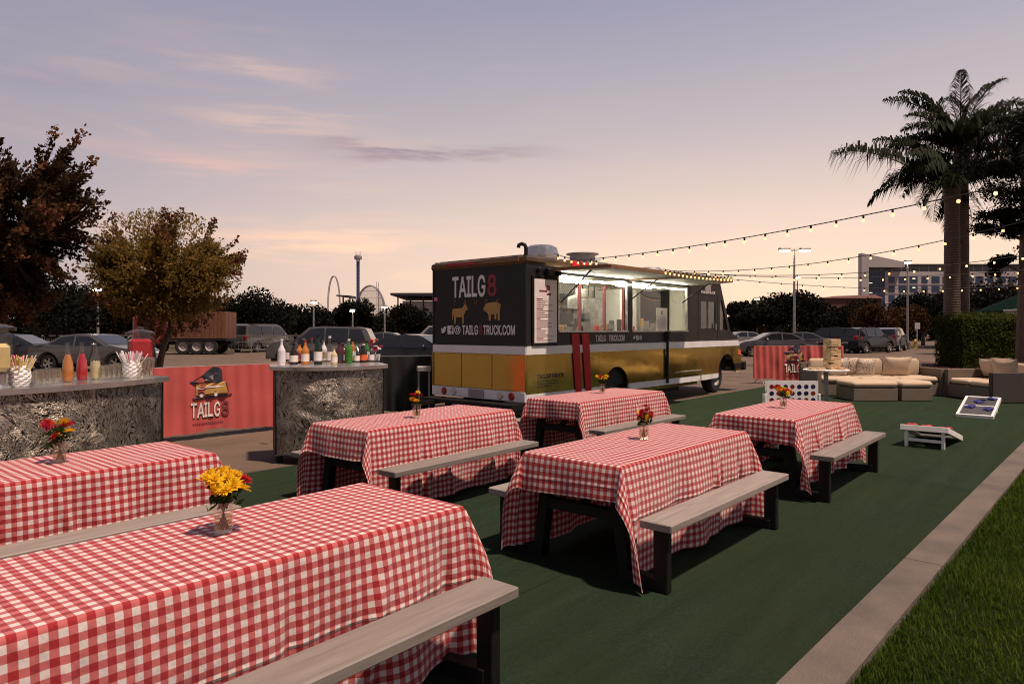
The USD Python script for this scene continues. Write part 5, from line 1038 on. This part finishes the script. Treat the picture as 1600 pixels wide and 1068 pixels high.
def hedge():
    t = thing('hedge', 'square clipped green hedge behind the loveseat', 'hedge', (18.75, 28.4, 0), .08); rng = np.random.default_rng(31); L, W, h = 7.5, 1.5, 2.12
    obj('core', B().box((L / 2, W / 2, h / 2 - .04), (L - .16, W - .16, h - .16), bev=.05), m['leaf_dark'], t)
    P = []
    for n, ax in ((30000, 'f'), (12000, 't'), (4000, 'e')):
        a, c = rng.random(n), rng.random(n); o = rng.normal(0, .045, n) + .05 * (meshkit.fbm(np.stack([a * 14, c * 5, 0 * a], -1), 3) - .5)
        P.append({'f': np.stack([a * L, o, c * h], -1), 't': np.stack([a * L, c * W, h + o + rng.random(n) ** 4 * .22], -1), 'e': np.stack([o, c * W, a * h], -1)}[ax])
    obj('leaves', leaf_quads(np.vstack(P), .085, rng, aspect=.6), m['hedge'], t, smooth=False)
hedge()

# ------------------------------------------------------------------ vehicles
def car(label, kind, paint, loc, rz, name='parked_car', cat='car'):
    """x forward, y left, wheels on z = 0."""
    t = thing(name, label, cat, loc, rz, 'vehicles parked in the lot')
    K = dict(sedan=dict(L=4.7, W=1.82, top=[(-2.32, .35), (-2.34, .72), (-2.26, .98), (-1.55, 1.06), (-.88, 1.40), (-.25, 1.46), (.35, 1.42), (1.12, 1.02), (1.95, .88), (2.28, .72), (2.34, .45), (2.28, .28)], belt=.98, wb=(-1.38, 1.42), win=[[(-1.38, 1.05), (-.86, 1.33), (-.32, 1.39), (-.32, 1.0)], [(-.25, 1.0), (-.25, 1.39), (.30, 1.36), (.98, 1.0)]], r=.33),
             suv=dict(L=4.7, W=1.9, top=[(-2.32, .45), (-2.36, .85), (-2.30, 1.12), (-2.05, 1.66), (-1.6, 1.74), (-.1, 1.77), (.45, 1.72), (1.08, 1.16), (1.95, 1.06), (2.28, .86), (2.34, .5), (2.28, .34)], belt=1.12, wb=(-1.40, 1.42), win=[[(-2.05, 1.18), (-1.86, 1.60), (-1.35, 1.65), (-1.35, 1.15)], [(-1.28, 1.15), (-1.28, 1.66), (-.32, 1.69), (-.32, 1.13)], [(-.25, 1.13), (-.25, 1.69), (.36, 1.65), (.92, 1.15)]], r=.37),
             van=dict(L=5.2, W=1.95, top=[(-2.6, .4), (-2.64, .9), (-2.62, 1.2), (-2.48, 1.92), (-2.2, 2.0), (.6, 2.0), (1.0, 1.9), (1.75, 1.2), (2.35, 1.05), (2.58, .8), (2.6, .45), (2.5, .34)], belt=1.16, wb=(-1.6, 1.65), win=[[(-2.45, 1.22), (-2.36, 1.82), (-1.2, 1.86), (-1.2, 1.2)], [(-1.1, 1.2), (-1.1, 1.86), (0, 1.86), (0, 1.18)], [(.1, 1.18), (.1, 1.86), (.85, 1.80), (1.5, 1.2)]], r=.36),
             pickup=dict(L=5.6, W=1.98, top=[(-2.8, .5), (-2.82, 1.1), (-.95, 1.14), (-.80, 1.80), (-.4, 1.86), (.75, 1.84), (1.35, 1.24), (2.5, 1.12), (2.78, .9), (2.8, .55), (2.7, .42)], belt=1.16, wb=(-1.75, 1.75), win=[[(-.72, 1.22), (-.62, 1.72), (.02, 1.75), (.02, 1.2)], [(.1, 1.2), (.1, 1.75), (.68, 1.74), (1.2, 1.22)]], r=.40))[kind]
    W, top, belt = K['W'], K['top'], K['belt']; zmax = max(z for _, z in top); r = K['r']
    body = sg.Polygon(top).buffer(.06, 3).buffer(-.06, 3); body = body.buffer(-.05, 3).buffer(.05, 3)
    for wx in K['wb']: body = body.difference(sg.Point(wx, r).buffer(r + .06, 8)).difference(sg.box(wx - r - .06, 0, wx + r + .06, r))
    ty = lambda z, x: (W / 2) * (1 - .17 * np.clip((z - belt) / (zmax - belt), 0, 1) - .05 * np.clip((.55 - z) / .3, 0, 1)) * (1 - .09 * np.clip((np.abs(x) - K['L'] * .36) / (K['L'] * .14), 0, 1) ** 1.5)
    inner = body.buffer(-.055, 3)
    tr = trimesh.creation.extrude_polygon(body.segmentize(.25), 1.0, engine='earcut'); v = np.array(tr.vertices); s = np.sign(v[:, 2] - .5)
    V = np.column_stack([v[:, 0], s * (ty(v[:, 1], v[:, 0]) - .05), v[:, 1]]); b = B().add(V, tr.faces)
    if inner.geom_type == 'MultiPolygon': inner = max(inner.geoms, key=lambda g_: g_.area)
    tr = trimesh.creation.extrude_polygon(inner.segmentize(.25), 1.0, engine='earcut'); v = np.array(tr.vertices); s = np.sign(v[:, 2] - .5); b.add(np.column_stack([v[:, 0], s * ty(v[:, 1], v[:, 0]), v[:, 1]]), tr.faces)
    obj('body', b, m['p_' + paint], t, smooth=40)
    for sd in (-1, 1):
        for w in K['win']:
            q = B().prism(w, .012, lambda v: np.column_stack([v[:, 0], sd * (ty(v[:, 1], v[:, 0]) + .004 - v[:, 2]), v[:, 1]])); obj('side_window', q, m['carglass'], t, smooth=False)
    def screen(nm, p, q, k=.86):                                    # glass over the slope p -> q of the profile
        (x0, z0), (x1, z1) = p, q; n = np.array([-(z1 - z0), x1 - x0]); n = n / np.linalg.norm(n); n = n if n[1] > 0 else -n; o = n * .012; P = []
        for x, z, f in ((x0 + (x1 - x0) * .08, z0 + (z1 - z0) * .08, 1), (x0 + (x1 - x0) * .92, z0 + (z1 - z0) * .92, 1)):
            y = (float(ty(np.array(z), np.array(x))) - .09); P += [(x + o[0], -y, z + o[1]), (x + o[0], y, z + o[1])]
        P = np.array(P); b = B().add(P, [[0, 1, 3, 2]]).add(P - [o[0] * .8, 0, o[1] * .8], [[0, 2, 3, 1]]); obj(nm, b, m['carglass'], t, smooth=False)
    T = {'sedan': ((6, 7), (3, 4)), 'suv': ((6, 7), (2, 3)), 'van': ((6, 7), (2, 3)), 'pickup': ((5, 6), (2, 3))}[kind]
    screen('windscreen', top[T[0][0]], top[T[0][1]]); screen('rear_window', top[T[1][0]], top[T[1][1]])
    for wx in K['wb']:
        for sd in (-1, 1):
            y = sd * (W / 2 - .13); v, f = B().lathe([(r * .62, -.1), (r * .9, -.11), (r, -.07), (r, .07), (r * .9, .11), (r * .62, .1)], 20).arr(); wh = obj('wheel', (np.column_stack([wx + v[:, 0], y + v[:, 2], r + v[:, 1]]), f), m['rubber'], t)
            rm = B().lathe([(0, .085), (.05, .09), (r * .2, .06)], 12)
            for k in range(5): a = 2 * PI * k / 5; rm.beam((0, 0, .07), (math.cos(a) * r * .62, math.sin(a) * r * .62, .085), .07, .03)
            rm.lathe([(r * .55, .04), (r * .64, .098), (r * .66, .09)], 20); v, f = rm.arr(); obj('rim', (np.column_stack([wx + v[:, 0], y + sd * v[:, 2], r + v[:, 1]]), f), m['dullsteel'], wh)
    xf, xr = max(x for x, _ in top), min(x for x, _ in top); zf = .66 if kind == 'sedan' else .82; zr = .82 if kind == 'sedan' else 1.05
    for sd in (-1, 1):
        obj('headlight', B().box((xf - .16, sd * (W / 2 - .34), zf + .02), (.26, .38, .14), bev=.04), m['headlight'], t); obj('tail_light', B().box((xr + .10, sd * (W / 2 - .25), zr), (.2, .30, .16 if kind == 'sedan' else .30), bev=.04), m['taillight'], t)
        obj('mirror', B().box(((.62 if kind != 'van' else 1.25), sd * (W / 2 + .07), belt + .06), (.14, .18, .12), bev=.03), m['p_' + paint], t)
    obj('bumper', B().box((xf - .06, 0, .42), (.16, W * .8, .18), bev=.03), m['dark'], t); obj('bumper', B().box((xr + .06, 0, .44), (.16, W * .8, .18), bev=.03), m['dark'], t); obj('licence_plate', B().box((xr - .0, 0, .72), (.06, .42, .14)), m['greyprint'], t)
    obj('underbody', B().box((0, 0, .30), (K['L'] - .5, W - .3, .16)), m['dark'], t)
    return t
def at(u, Y): return ((u - 800) / F * Y, Y, 0.0)
car('dark grey saloon behind the front of the food truck', 'sedan', 'grey', at(1208, 41), PI - .08)
car('silver saloon parked behind the dark grey saloon', 'sedan', 'silver', at(1248, 45.5), PI - .45)
car('black estate like SUV with red tail lights facing away', 'suv', 'black', at(1298, 48), PI * .5 + .75)
car('black SUV with bright wheels, right of the red tail lights', 'suv', 'black', at(1352, 47.5), .55)
car('grey SUV at the right end of the parked row', 'suv', 'grey', at(1389, 51.5), .9)
car('pale low car far behind the bonnet of the food truck', 'sedan', 'carwhite', at(1158, 58), PI)
car('silver SUV behind the bottles of the shorter bar', 'suv', 'silver', at(505, 31), PI + .05)
car('blue black saloon beside the rear of the food truck', 'sedan', 'blueblack', at(655, 24.5), -.32)
car('white pickup just left of the food truck, half hidden', 'pickup', 'carwhite', at(692, 40), PI)
car('grey car roof between the silver SUV and the white pickup', 'sedan', 'grey', at(596, 44), PI)
car('pale van right of the wooden box truck', 'van', 'tan', at(410, 50), 1.22, cat='van')
car('silver saloon behind the juice bottles', 'sedan', 'silver', at(152, 27), -.12)
car('dark saloon behind the pineapple jar at the left edge', 'sedan', 'blueblack', at(20, 27.5), .2)
def box_truck():
    t = thing('box_truck', 'dark truck carrying a tall box of brown wooden planks', 'truck', at(318, 45), .10)
    z0, z1, x0, x1 = 1.05, 2.78, -1.75, 1.75
    obj('load_bed', B().box((0, 0, .98), (3.9, 2.3, .12)), m['dark'], t)
    n = 14
    for k in range(n):
        w = (x1 - x0) / n
        for y in (-1.15, 1.15): obj('plank', B().box((x0 + w * (k + .5), y, (z0 + z1) / 2), (w - .02, .04, z1 - z0)), m['plank'], t)
    for k in range(8):
        for x in (x0, x1): obj('plank', B().box((x, -1.15 + 2.3 / 8 * (k + .5), (z0 + z1) / 2), (.04, 2.3 / 8 - .02, z1 - z0)), m['plank'], t)
    b = B().box((-1.0, 0, .72), (6.2, .8, .22)); obj('chassis', b, m['dark'], t)
    obj('cab', B().box((-3.2, 0, 1.55), (1.7, 2.2, 1.9), bev=.15), m['p_redcar'], t); obj('cab_window', B().box((-3.2, -1.105, 1.95), (1.0, .02, .6)), m['carglass'], t)
    for x in (-3.1, -.9, -.05, .75):
        for y in (-1.0, 1.0):
            v, f = B().lathe([(.28, -.13), (.48, -.13), (.52, -.08), (.52, .08), (.48, .13), (.28, .13)], 20).arr(); wh = obj('wheel', (np.column_stack([x + v[:, 0], y + v[:, 2], .52 + v[:, 1]]), f), m['rubber'], t)
            v, f = B().lathe([(0, .06), (.2, .04), (.29, .12)], 16).arr(); obj('rim', (np.column_stack([x + v[:, 0], y + math.copysign(1, y) * v[:, 2], .52 + v[:, 1]]), f), m['greyprint'], wh)
box_truck()

# ------------------------------------------------------------------ street furniture
def lamp(label, u, vtop, Y, heads=1, h=None):
    x = (u - 800) / F * Y; h = CH + (HOR - vtop) / F * Y; t = thing('parking_lamp', label, 'lamp post', (x, Y, 0), 0, 'parking lot lamps')
    obj('pole', B().tube([(0, 0, .5), (0, 0, h)], [.09, .06], 10), m['dullsteel'], t); obj('footing', B().tube([(0, 0, 0), (0, 0, .55)], .24, 14), m['concrete'], t)
    for k in range(heads):
        s = (0 if heads == 1 else (-1 if k == 0 else 1)); w = .55 if heads == 1 else .7
        if s: obj('arm', B().beam((0, 0, h - .12), (s * .35, 0, h - .05), .06, .06), m['dullsteel'], t)
        hd = obj('lamp_head', B().box((s * .68, -.05, h), (w, .34, .16), bev=.03), m['dullsteel'], t); obj('lens', B().box((s * .68, -.10, h - .12), (w - .08, .30, .13), bev=.03), m['lamp'], hd)
lamp('slim lit lamp post between the two crape myrtles', 153, 450, 48); lamp('lit lamp above the dome shaped dark tree', 413, 455, 70); lamp('lit lamp post with a pale pole left of the roller coaster arch', 490, 470, 62); lamp('short lamp post with a globe light below the drop tower', 551, 484, 70); lamp('thin lamp post just left of the dark stadium roof', 601, 478, 66)
lamp('double headed parking lamp, brightest and nearest, right of the truck', 1241, 389, 45, 2); lamp('tall pale lamp post before the white office building', 1418, 408, 55); lamp('lamp post just right of the double headed lamp', 1246, 432, 80); lamp('thin far lamp post right of the food truck bonnet', 1183, 466, 75)
t = thing('fire_hydrant', 'small yellow fire hydrant on the far kerb', 'hydrant', at(1430, 58))
obj('barrel', B().lathe([(.17, 0), (.17, .05), (.11, .08), (.11, .55), (.15, .57), (.15, .61), (.12, .66), (.06, .78), (0, .80)], 16), m['yellowpaint'], t); obj('side_cap', B().tube([(-.2, 0, .45), (.2, 0, .45)], .06, 10), m['yellowpaint'], t)
b = B(); b.box((33, 59.2, .07), (26, .25, .14)); obj('kerb', b, m['concrete'], kind='structure')
t = thing('boundary_fence', 'low railed fence beyond the cars at the left', 'fence', (-38, 46, 0), .05)
for k in range(14): obj('post', B().beam((k * 2.0, 0, 0), (k * 2.0, 0, 1.25), .06, .06), m['dullsteel'], t)
for z in (.25, .75, 1.2): obj('rail', B().beam((0, 0, z), (26, 0, z), .04, .05), m['dullsteel'], t)
for k in range(104): obj('picket', B().beam((.125 + k * .25, .03, .1), (.125 + k * .25, .03, 1.22), .015, .015), m['dullsteel'], t, smooth=False)
obj('verge', sheet([(-60, 50), (-14, 50), (-14, 70), (-60, 70)], .02), M('dry_grass', (.06, .055, .02), .95, .4, 2, world=True), smooth=False, kind='structure')
t = thing('market_umbrella', 'dark green canvas umbrella showing above the hedge', 'umbrella', (27.3, 36.5, 0))
an = np.arange(8) * PI / 4; V = np.vstack([[(0, 0, 3.55)], np.column_stack([np.cos(an) * 2.1, np.sin(an) * 2.1, np.full(8, 2.6)]), np.column_stack([np.cos(an) * 2.1, np.sin(an) * 2.1, np.full(8, 2.42)])])
obj('canopy', (V, np.array([[0, 1 + k, 1 + (k + 1) % 8] for k in range(8)] + [[1 + k, 9 + k, 9 + (k + 1) % 8] for k in range(8)] + [[1 + k, 9 + (k + 1) % 8, 1 + (k + 1) % 8] for k in range(8)])), m['green'], t, smooth=False); obj('pole', B().tube([(0, 0, 0), (0, 0, 3.5)], .04, 8), m['dark'], t)
for k in range(8): obj('rib', B().beam((0, 0, 3.45), (math.cos(an[k]) * 2.05, math.sin(an[k]) * 2.05, 2.57), .02, .03), m['dark'], t)
t = thing('pale_pillar', 'pale square pillar rising behind the hedge at the right edge', 'pillar', (24.6, 32.8, 0)); obj('shaft', B().box((.3, 0, 1.25), (1.6, .8, 2.5), bev=.02), m['wall_pale'], t); obj('cap_stone', B().box((.3, 0, 2.54), (1.75, .95, .1), bev=.02), m['wall_pale'], t)
t = thing('sign_post', 'small pale notice on a post before the parked SUVs', 'sign', at(1433, 53), 0); obj('post', B().beam((0, 0, 0), (0, 0, 2.0), .06, .06), m['dullsteel'], t); obj('plate', B().box((0, -.04, 1.9), (.4, .02, .5)), m['wall_pale'], t)

# ------------------------------------------------------------------ far buildings and the fairground
def office():
    Y = 150; px = lambda u: (u - 800) / F * Y; zz = lambda v: CH + (HOR - v) / F * Y
    t = thing('office_building', 'white office building with a slanted wall slab and blue glass', 'building', (px(1343), Y, 0), 0); x = lambda u: px(u) - px(1343)
    slab = [(0, 0), (0, zz(396)), (x(1410), zz(410)), (x(1410), zz(418)), (x(1354), zz(418)), (x(1354), 0)]
    obj('wall_slab', B().prism(slab, 1.6, lambda v: np.column_stack([v[:, 0], -1.0 + v[:, 2], v[:, 1]])), m['wall_pale'], t, smooth=False)
    gl = obj('glass_front', B().box(((x(1354) + x(1384)) / 2, .55, zz(418) / 2), (x(1384) - x(1354), .5, zz(418) - .05)), m['glass_blue'], t)
    for k in range(9): obj('mullion', B().box(((x(1354) + x(1384)) / 2, .28, 1.4 * k + 1), (x(1384) - x(1354), .06, .10)), m['win_dark'], gl)
    for k in range(5): obj('mullion', B().box((x(1354) + .9 * k + .4, .27, zz(418) / 2), (.08, .05, zz(418) - .1)), m['win_dark'], gl)
    x0, x1 = x(1384), x(1640); obj('wall', B().box(((x0 + x1) / 2, 4.3, zz(424) / 2), (x1 - x0, 8, zz(424))), m['wall_pale'], t)
    obj('roof_storey', B().box((x(1384) + (x1 - x(1384)) / 2, 5.4, (zz(424) + zz(414)) / 2 + .02), (x1 - x(1384), 8, zz(414) - zz(424))), m['win_dark'], t); obj('roof_edge', B().box(((x(1384) + x1) / 2, 4.9, zz(413)), (x1 - x(1384) + .6, 8.6, .35)), m['canopy'], t)
    rng = random.Random(3)
    for r_, z in enumerate((zz(436) - .1, zz(451), zz(466), zz(481))):
        for k in range(15):
            u = 1388 + k * 17.2; w = 1.75 if k % 3 else 1.35; lit = (k, r_) in ((2, 0), (2, 1), (2, 2), (5, 1), (7, 2), (11, 1))
            fr = obj('window', B().box((x(u) + .9, .29, z), (w, .10, 1.45)), m['win_dark'], t); obj('pane', B().box((x(u) + .9, .23, z), (w - .14, .03, 1.3)), m['glass_blue'], fr)
            if lit: obj('ceiling_lamp', B().box((x(u) + .9, .20, z + .25), (.62, .02, .22)), m['win_lit'], fr)
        obj('floor_band', B().box(((x0 + x1) / 2, .27, z - 1.05), (x1 - x0, .08, .12)), m['wall_pale'], t)
    for r_ in range(3): obj('ceiling_lamp', B().box((x(1361), .25, zz(442 + 15 * r_)), (.8, .03, .14)), m['win_lit'], gl)
    for k in range(18): obj('roof_post', B().box((x(1386) + k * 2, 1.36, (zz(424) + zz(414)) / 2), (.12, .08, zz(414) - zz(424))), m['wall_pale'], t)
office()
t = thing('brick_building', 'low dark red building left of the office building', 'building', (65, 140, 0)); obj('wall', B().box((4.6, 3, 4.0), (13, 6, 8.0)), m['brick'], t); obj('roof', B().add([(-2, -.3, 8.0), (11.4, -.3, 8.0), (11.4, 6.3, 8.0), (-2, 6.3, 8.0), (-2, 3, 7.9), (11.4, 3, 8.9), (3, 3, 8.6)], [[0, 1, 5, 6], [3, 6, 5, 2], [0, 6, 3, 0], [1, 2, 5, 1]]), m['brick'], t, smooth=False)
for k in range(5): obj('window', B().box((-.8 + k * 2.4, -.03, 5.2), (1.3, .08, 1.1)), m['win_dark'], t)
def far(u, v, Y): return np.array([(u - 800) / F * Y, Y, CH + (HOR - v) / F * Y])
Y = 400; p = far(559.5, 397, Y); t = thing('drop_tower', 'tall slim blue drop tower ride above the trees', 'fairground ride', (p[0], Y, 0)); h = p[2]
b = B()
for sx, sy in ((-1, -1), (1, -1), (1, 1), (-1, 1)): b.beam((sx * .65, sy * .65, 0), (sx * .65, sy * .65, h - 3), .35, .35)
for k in range(int(h / 2) - 2): b.beam((-.75, -.75, 2 * k), (.75, -.75, 2 * k + 2), .22, .22); b.beam((.75, .75, 2 * k), (-.75, .75, 2 * k + 2), .22, .22)
obj('tower_lattice', b, m['hazed_blue'], t); obj('tower_shaft', B().box((0, 0, h / 2 - 2), (.8, .8, h - 4)), m['hazed_blue'], t); obj('crown_platform', B().lathe([(1.0, 0), (2.3, .5), (2.3, 2.2), (1.4, 3.0), (0, 3.2)], 12, (0, 0, h - 3.4)), m['hazed_grey'], t)
for s in (-1, 1): obj('mast', B().beam((s * 1.2, 0, h - .5), (s * 1.2, 0, h + 1.6), .25, .25), m['hazed_grey'], t)
p = far(521, 431, Y); t = thing('coaster_arch', 'narrow grey roller coaster arch left of the drop tower', 'fairground ride', (p[0], Y, 0)); s = np.linspace(0, PI, 40)
for o in (-.0, 2.2): obj('track', B().tube(np.column_stack([-np.cos(s) * 3.7, np.full(40, o), np.sin(s) ** .55 * p[2]]), .22, 6), m['hazed_grey'], t)
for k in range(3, 37): obj('tie', B().beam((-math.cos(s[k]) * 3.7, 0, math.sin(s[k]) ** .55 * p[2]), (-math.cos(s[k]) * 3.7, 2.2, math.sin(s[k]) ** .55 * p[2]), .25, .25), m['hazed_grey'], t)
p = far(578, 446, Y); t = thing('wooden_coaster', 'arched lattice hump of a roller coaster right of the drop tower', 'fairground ride', (p[0], Y, 0)); s = np.linspace(0, PI, 50); ww = 9.5
hump = lambda a: (-math.cos(a) * ww, math.sin(a) ** .75 * (p[2]))
for o in (0, 3): obj('track', B().tube([(hump(a)[0], o, hump(a)[1]) for a in s], .35, 6), m['hazed_grey'], t)
for k in range(2, 48): x, z = hump(s[k]); obj('bent', B().beam((x, 0, 0), (x, 0, z), .22, .22), m['hazed_grey'], t)
for zl in range(4, 26, 4):
    xs = [hump(a)[0] for a in s if hump(a)[1] > zl]
    if len(xs) > 1: obj('ledger', B().beam((xs[0], 0, zl), (xs[-1], 0, zl), .2, .2), m['hazed_grey'], t)
p = far(590, 440, Y); t = thing('ride_mast', 'thin pale lattice mast right of the coaster hump', 'mast', (p[0], Y, 0)); b = B()
for sx in (-1, 1): b.beam((sx * .7, 0, 0), (sx * .7, 0, p[2]), .25, .25)
for k in range(int(p[2] / 2)): b.beam((-.7, 0, 2 * k), (.7, 0, 2 * k + 2), .15, .15)
obj('lattice', b, m['hazed_grey'], t)
p = far(614, 462, 260); t = thing('stadium_stand', 'flat dark stadium roof over a pale wall beside the truck', 'stadium', (p[0], 260, 0)); obj('roof', B().add([(0, -6, p[2]), (34, -6, p[2] - .6), (34, 14, p[2] - 1.2), (3, 14, p[2] - 1.2), (0, -6, p[2] + .8), (34, -6, p[2] + .9), (34, 14, p[2] + .5), (3, 14, p[2] + .5)], [[0, 3, 2, 1], [4, 5, 6, 7], [0, 1, 5, 4], [1, 2, 6, 5], [2, 3, 7, 6], [3, 0, 4, 7]]), m['canopy'], t, smooth=False); obj('wall', B().box((19, 4, p[2] / 2 - .9), (30, 12, p[2] - 2.2)), m['wall_pale'], t)
for k in range(7): obj('column', B().beam((2.5 + k * 4.8, -3.5, 0), (2.5 + k * 4.8, -3.5, p[2]), .5, .5), m['canopy'], t)
p = far(528, 463, 260); t = thing('stadium_canopy', 'small flat dark canopy left of the drop tower', 'canopy', (p[0], 260, 0)); obj('roof', B().add([(0, -3, p[2]), (5.6, -3, p[2] - .8), (5.6, 6, p[2] - .8), (1, 6, p[2]), (0, -3, p[2] + .5), (5.6, -3, p[2] + .2), (5.6, 6, p[2] + .2), (1, 6, p[2] + .5)], [[0, 3, 2, 1], [4, 5, 6, 7], [0, 1, 5, 4], [1, 2, 6, 5], [2, 3, 7, 6], [3, 0, 4, 7]]), m['canopy'], t, smooth=False)
for x in (2.0, 4.6): obj('column', B().beam((x, 0, 0), (x, 0, p[2]), .5, .5), m['canopy'], t)

# ------------------------------------------------------------------ string lights
bulb_mesh = B().lathe([(0, -.075), (.018, -.07), (.029, -.05), (.026, -.026), (.014, -.008), (.012, 0)], 10).arr()
def strand(label, P, Q, sag, step, hang=.03, r=.66, name='string_light', skip=0.0):
    P, Q = np.array(P, float), np.array(Q, float); L = np.linalg.norm(Q - P); n = max(12, int(L / .25)); s = np.linspace(0, 1, n)
    c = P + s[:, None] * (Q - P); c[:, 2] -= sag * 4 * s * (1 - s); t = thing(name, label, 'string lights', c[0], 0, 'strands of string lights'); c = c - c[0]
    obj('wire', B().tube(c, .007, 5), m['rubber'], t); sock = B(); k = step * .6
    while k < L:
        f = k / L * (n - 1); i = min(int(f), n - 2); p = c[i] + (c[i + 1] - c[i]) * (f - i); sock.lathe([(.013, -hang - .012), (.015, 0), (.012, .008), (0, .01)], 6, p)
        obj('bulb', (bulb_mesh[0] * r + p + [0, 0, -hang - .005], bulb_mesh[1]), m['bulb'], t); k += step
    obj('sockets', sock, m['rubber'], t, kind='stuff')
tw = lambda x, y, z: TR0 + TRd * x - TRq * y + np.array([0, 0, z])
ENDS = [(tw(2.0, .2, 2.98), (5.45, 6.45, 3.30), .12, .36, 'top strand of string lights, rising to the right from the truck roof'), (tw(5.4, .1, 2.98), (7.75, 9.25, 3.62), .30, .40, 'second strand of string lights from the top'), (tw(6.0, .1, 2.98), (10.4, 12.3, 3.45), .28, .44, 'third strand of string lights from the top'),
        (tw(6.4, .1, 2.98), (13.2, 16.0, 3.34), .20, .52, 'fourth strand of string lights from the top'), (tw(6.9, .1, 2.95), (15.6, 19.0, 3.25), .28, .60, 'lowest strand of string lights crossing the office building')]
ENDS = [(a, tuple(np.array(a) + (np.array(e) - np.array(a)) * 1.28), sg_ * 1.5, st, lb) for a, e, sg_, st, lb in ENDS]
for a, e, sg_, st, lb in ENDS:
    strand(lb, a, e, sg_, st)
for (a, e, *_), lb in zip(ENDS, ('nearest', 'second nearest', 'middle', 'second farthest', 'farthest')):
    tag(obj('string_light_pole', B().tube([(e[0], e[1], 0), (e[0], e[1], e[2] + .05)], .03, 8), m['dullsteel']), f'{lb} thin steel pole holding a strand of string lights', 'pole', 'string light poles')
strand('strand of bulbs draped along the truck roof above the windows', tw(0.75, -.02, 2.98), tw(2.2, -.03, 2.97), .05, .20); strand('strand of bulbs draped along the raised awning edge', tw(2.3, -1.32, 2.73), tw(5.4, -1.32, 2.76), .03, .17)
